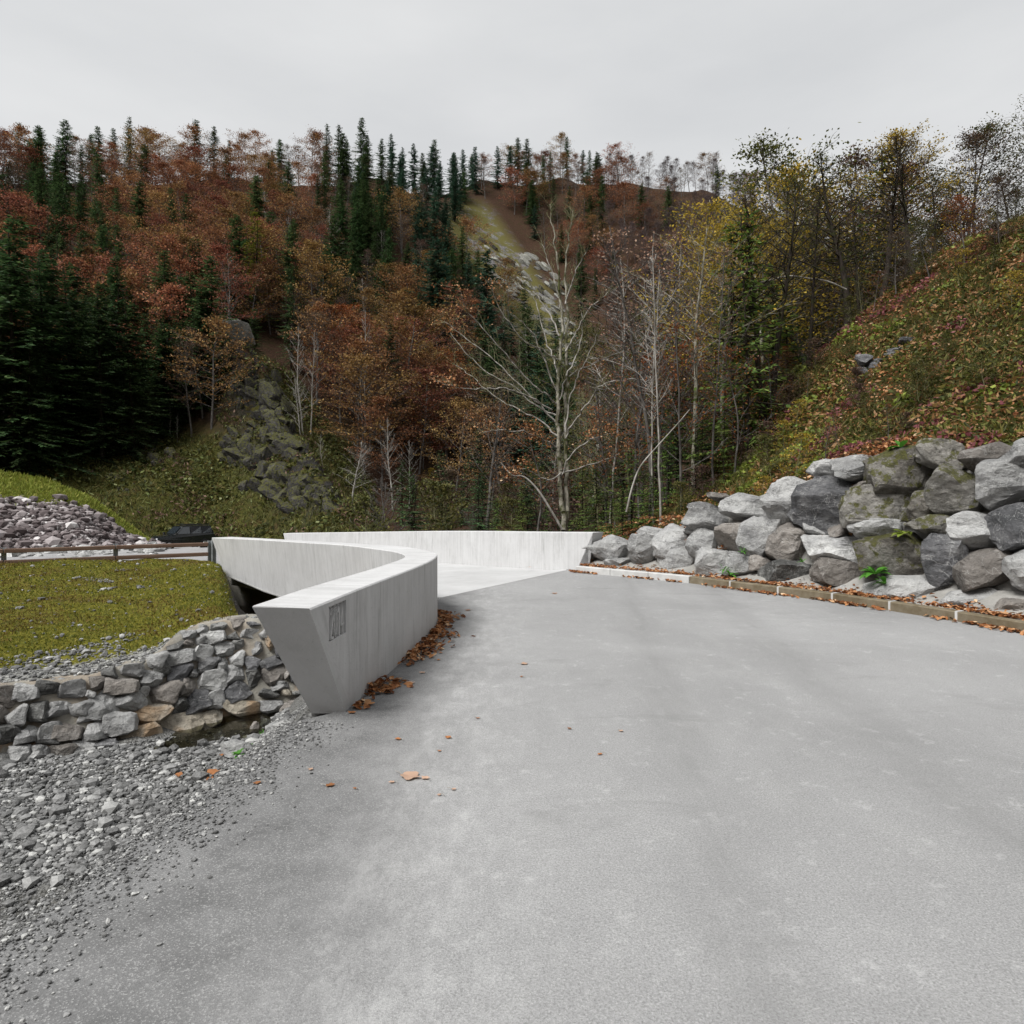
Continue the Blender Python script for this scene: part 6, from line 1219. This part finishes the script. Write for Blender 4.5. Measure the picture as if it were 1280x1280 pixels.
# single leaves on the asphalt
def maple(name, c, L, a, mat, label, group=None, seed=0, curl=.2):
    r = np.random.default_rng(seed); k = 22; th = np.linspace(0, 2 * math.pi, k, endpoint=False); rad_ = .62 + .32 * np.abs(np.cos(th * 2.5)) ** 1.3 * (.7 + .3 * np.cos(th)) + r.uniform(-.06, .06, k)
    x, y = rad_ * np.cos(th) * L / 2, rad_ * np.sin(th) * L / 2 * .8; ri = rad_ * .45; xi, yi = ri * np.cos(th) * L / 2, ri * np.sin(th) * L / 2 * .8
    z = curl * L * (.35 * np.abs(np.sin(th * 1.5 + r.uniform(0, 3))) * rad_); V = np.vstack([[0, 0, .004], np.c_[xi, yi, z * .25 + .006], np.c_[x, y, z + .004]]); i = np.arange(k); j = (i + 1) % k
    me = mesh(name, V, [np.stack([np.zeros(k, int), 1 + i, 1 + j], -1), np.stack([1 + i, 1 + k + i, 1 + k + j, 1 + j], -1)], MAT[mat], True); st, sf = tube_path([(-L * .3, 0, .008), (-L * .55, .01, .012), (-L * .75, .03, .008)], [.0025, .002, .0015], 5)
    o = link(name, me, None, tuple(c), (0, 0, a)); s_ = link('stalk', mesh('stalk', st, sf, MAT['bark_pale']), o); tag(o, label, 'leaf', group)
MAT['tan_leaf'] = leaf_mat('pale tan leaf', [(0, (.42, .27, .19)), (1, (.5, .34, .25))], .15, .6, .2); MAT['brown_leaf'] = leaf_mat('russet leaf', [(0, (.28, .11, .04)), (1, (.34, .15, .06))], .15, .6, .5)
LV = [(512,971,34,'tan_leaf','largest pale tan leaf lying flat on the asphalt near the camera'),(532,973,14,'tan_leaf','small pale leaf touching the right of the largest one'),(655,830,13,'tan_leaf','pale leaf in the middle of the road'),(652,846,6,'brown_leaf','tiny leaf just below the pale leaf mid road'),(560,922,11,'brown_leaf','russet leaf right of the pale lane mark near the camera'),(490,978,9,'tan_leaf','small tan leaf left of the largest leaf'),
 (412,982,14,'brown_leaf','russet leaf nearest the lower left road edge'),(444,986,7,'brown_leaf','small brown leaf right of the russet leaf at the lower left'),(549,939,6,'brown_leaf','small brown leaf below the russet leaf'),(498,924,10,'brown_leaf','dark brown leaf below the parapet corner'),(597,898,6,'brown_leaf','small brown leaf on the open asphalt left of centre'),(712,911,7,'brown_leaf','small brown leaf on the open asphalt right of centre'),
 (776,914,8,'tan_leaf','tan leaf furthest right on the near asphalt'),(750,943,8,'brown_leaf','dark leaf below the tan leaf on the right'),(693,742,8,'brown_leaf','dark leaf on the asphalt near the deck joint'),(585,763,9,'brown_leaf','leaf beside the bend of the parapet'),(512,854,15,'tan_leaf','curled tan leaf right of the leaf drift'),(440,891,13,'brown_leaf','russet leaf at the foot of the parapet corner'),(548,825,7,'brown_leaf','small leaf right of the leaf drift'),
 (528,841,9,'tan_leaf','pale leaf on the light streak beside the drift'),(567,987,8,'tan_leaf','small tan leaf at the bottom of the road'),(549,994,7,'tan_leaf','tiny tan leaf below the largest one'),(662,709,6,'tan_leaf','leaf lying on the pale bridge deck'),(322,979,12,'brown_leaf','russet leaf on the grit near the road edge'),(388,962,9,'tan_leaf','pale leaf on the grit below the parapet')]
for k, (px, py, w_, mt, lb) in enumerate(LV):
    c = PZ(px, py, .004); maple('fallen_leaf', c, w_ * c[1] / F, random.uniform(-.6, .6) + (3.14 if k % 2 else 0), mt, lb, 'single leaves on the road', k, .25)
for k, (px, py, w_, lb) in enumerate([(265, 979, 22, 'large curled russet leaf on the gravel at the road edge'), (262, 990, 13, 'darker leaf tucked below the large russet one'), (224, 980, 15, 'russet leaf on the gravel left of the large curled one'), (278, 950, 9, 'small orange leaf on the creek bank by the weeds')]):
    D = 8.2 if px > 270 else 3.3 * F / (py - HY); c = P(px, py, D); c[2] = float(bed_z(c[0], c[1])) + .07; maple('fallen_leaf', c, w_ * D / F, k * 1.3, 'brown_leaf', lb, 'leaves on the creek gravel', 40 + k, .5)
# small green plants
def plant(name, label, px, py, D, n, L, mat, seed, cat='plant', W=.28):
    c = P(px, py, D); t = thing(name, label, cat, tuple(c)); r = np.random.default_rng(seed)
    for k in range(n):
        a = r.uniform(0, 6.28); el = r.uniform(.1, 1.1); ln = L * r.uniform(.7, 1.15); u = np.linspace(0, 1, 6)
        x = ln * u * math.cos(el); z = ln * (u * math.sin(el) - .45 * u * u * (1.2 - el * .5)); w_ = W * ln * np.sin(math.pi * np.clip(u * .92 + .06, 0, 1)) * .5
        V = np.concatenate([np.c_[x, w_, z + w_ * .3], np.c_[x, 0 * u, z], np.c_[x, -w_, z + w_ * .3]]); i = np.arange(5); Fq = np.concatenate([np.stack([i, i + 1, i + 7, i + 6], -1), np.stack([i + 6, i + 7, i + 13, i + 12], -1)])
        link('leaf', mesh('leaf', V, Fq, MAT[mat], True), t, None, (0, 0, a))
    return t
plant('fern', 'bright green tongue leaved plant growing from the foot of the boulder wall', 1095, 718, float(face_D(1095, 718)) - .35, 16, .32, 'fern', 1, 'plant', .32)
plant('fern', 'lower part of the green plant trailing towards the kerb', 1106, 730, float(face_D(1106, 730)) - .35, 8, .25, 'fern', 2, 'plant', .3)
plant('weed', 'single lime leaf plant between the mossy boulders on the right', 1130, 667, float(face_D(1130, 667)) - .38, 5, .2, 'lime', 3, 'plant', .7)
plant('weed', 'small green plant growing behind the low boulders', 913, 719, float(face_D(913, 712)) - .3, 9, .18, 'fern', 4)
plant('weed', 'thin green weed beside the small plant in the leaves', 905, 712, float(face_D(905, 712)) - .3, 7, .2, 'fern', 5, 'plant', .2)
plant('weed', 'tiny fern in the gap below the brown boulder', 928, 690, float(face_D(928, 690)) - .3, 8, .14, 'fern', 6)
plant('weed', 'green tuft under the brown round boulder', 1003, 703, float(face_D(1003, 703)) - .3, 8, .14, 'fern', 7)
plant('weed', 'fresh green leaf on the top right boulder', 1126, 560, float(face_D(1126, 562)) - .2, 6, .28, 'fern', 8, 'plant', .6)
for k, (px, py, D, lb) in enumerate([(298, 944, 8.1, 'fresh green weed at the corner of the pale creek rock'), (306, 936, 8.3, 'green weed above the fresh one at the creek edge'), (330, 918, 8.9, 'grassy weed at the water edge near the parapet foot'), (345, 908, 9.2, 'green tuft at the water edge nearest the parapet'), (222, 948, 8.6, 'small green tuft standing in the gravel bar')]):
    plant('weed', lb, px, py, D, 18 if k < 2 else 14, .12 if k < 4 else .1, 'fern', 20 + k, 'weed', .45 if k < 2 else .12)
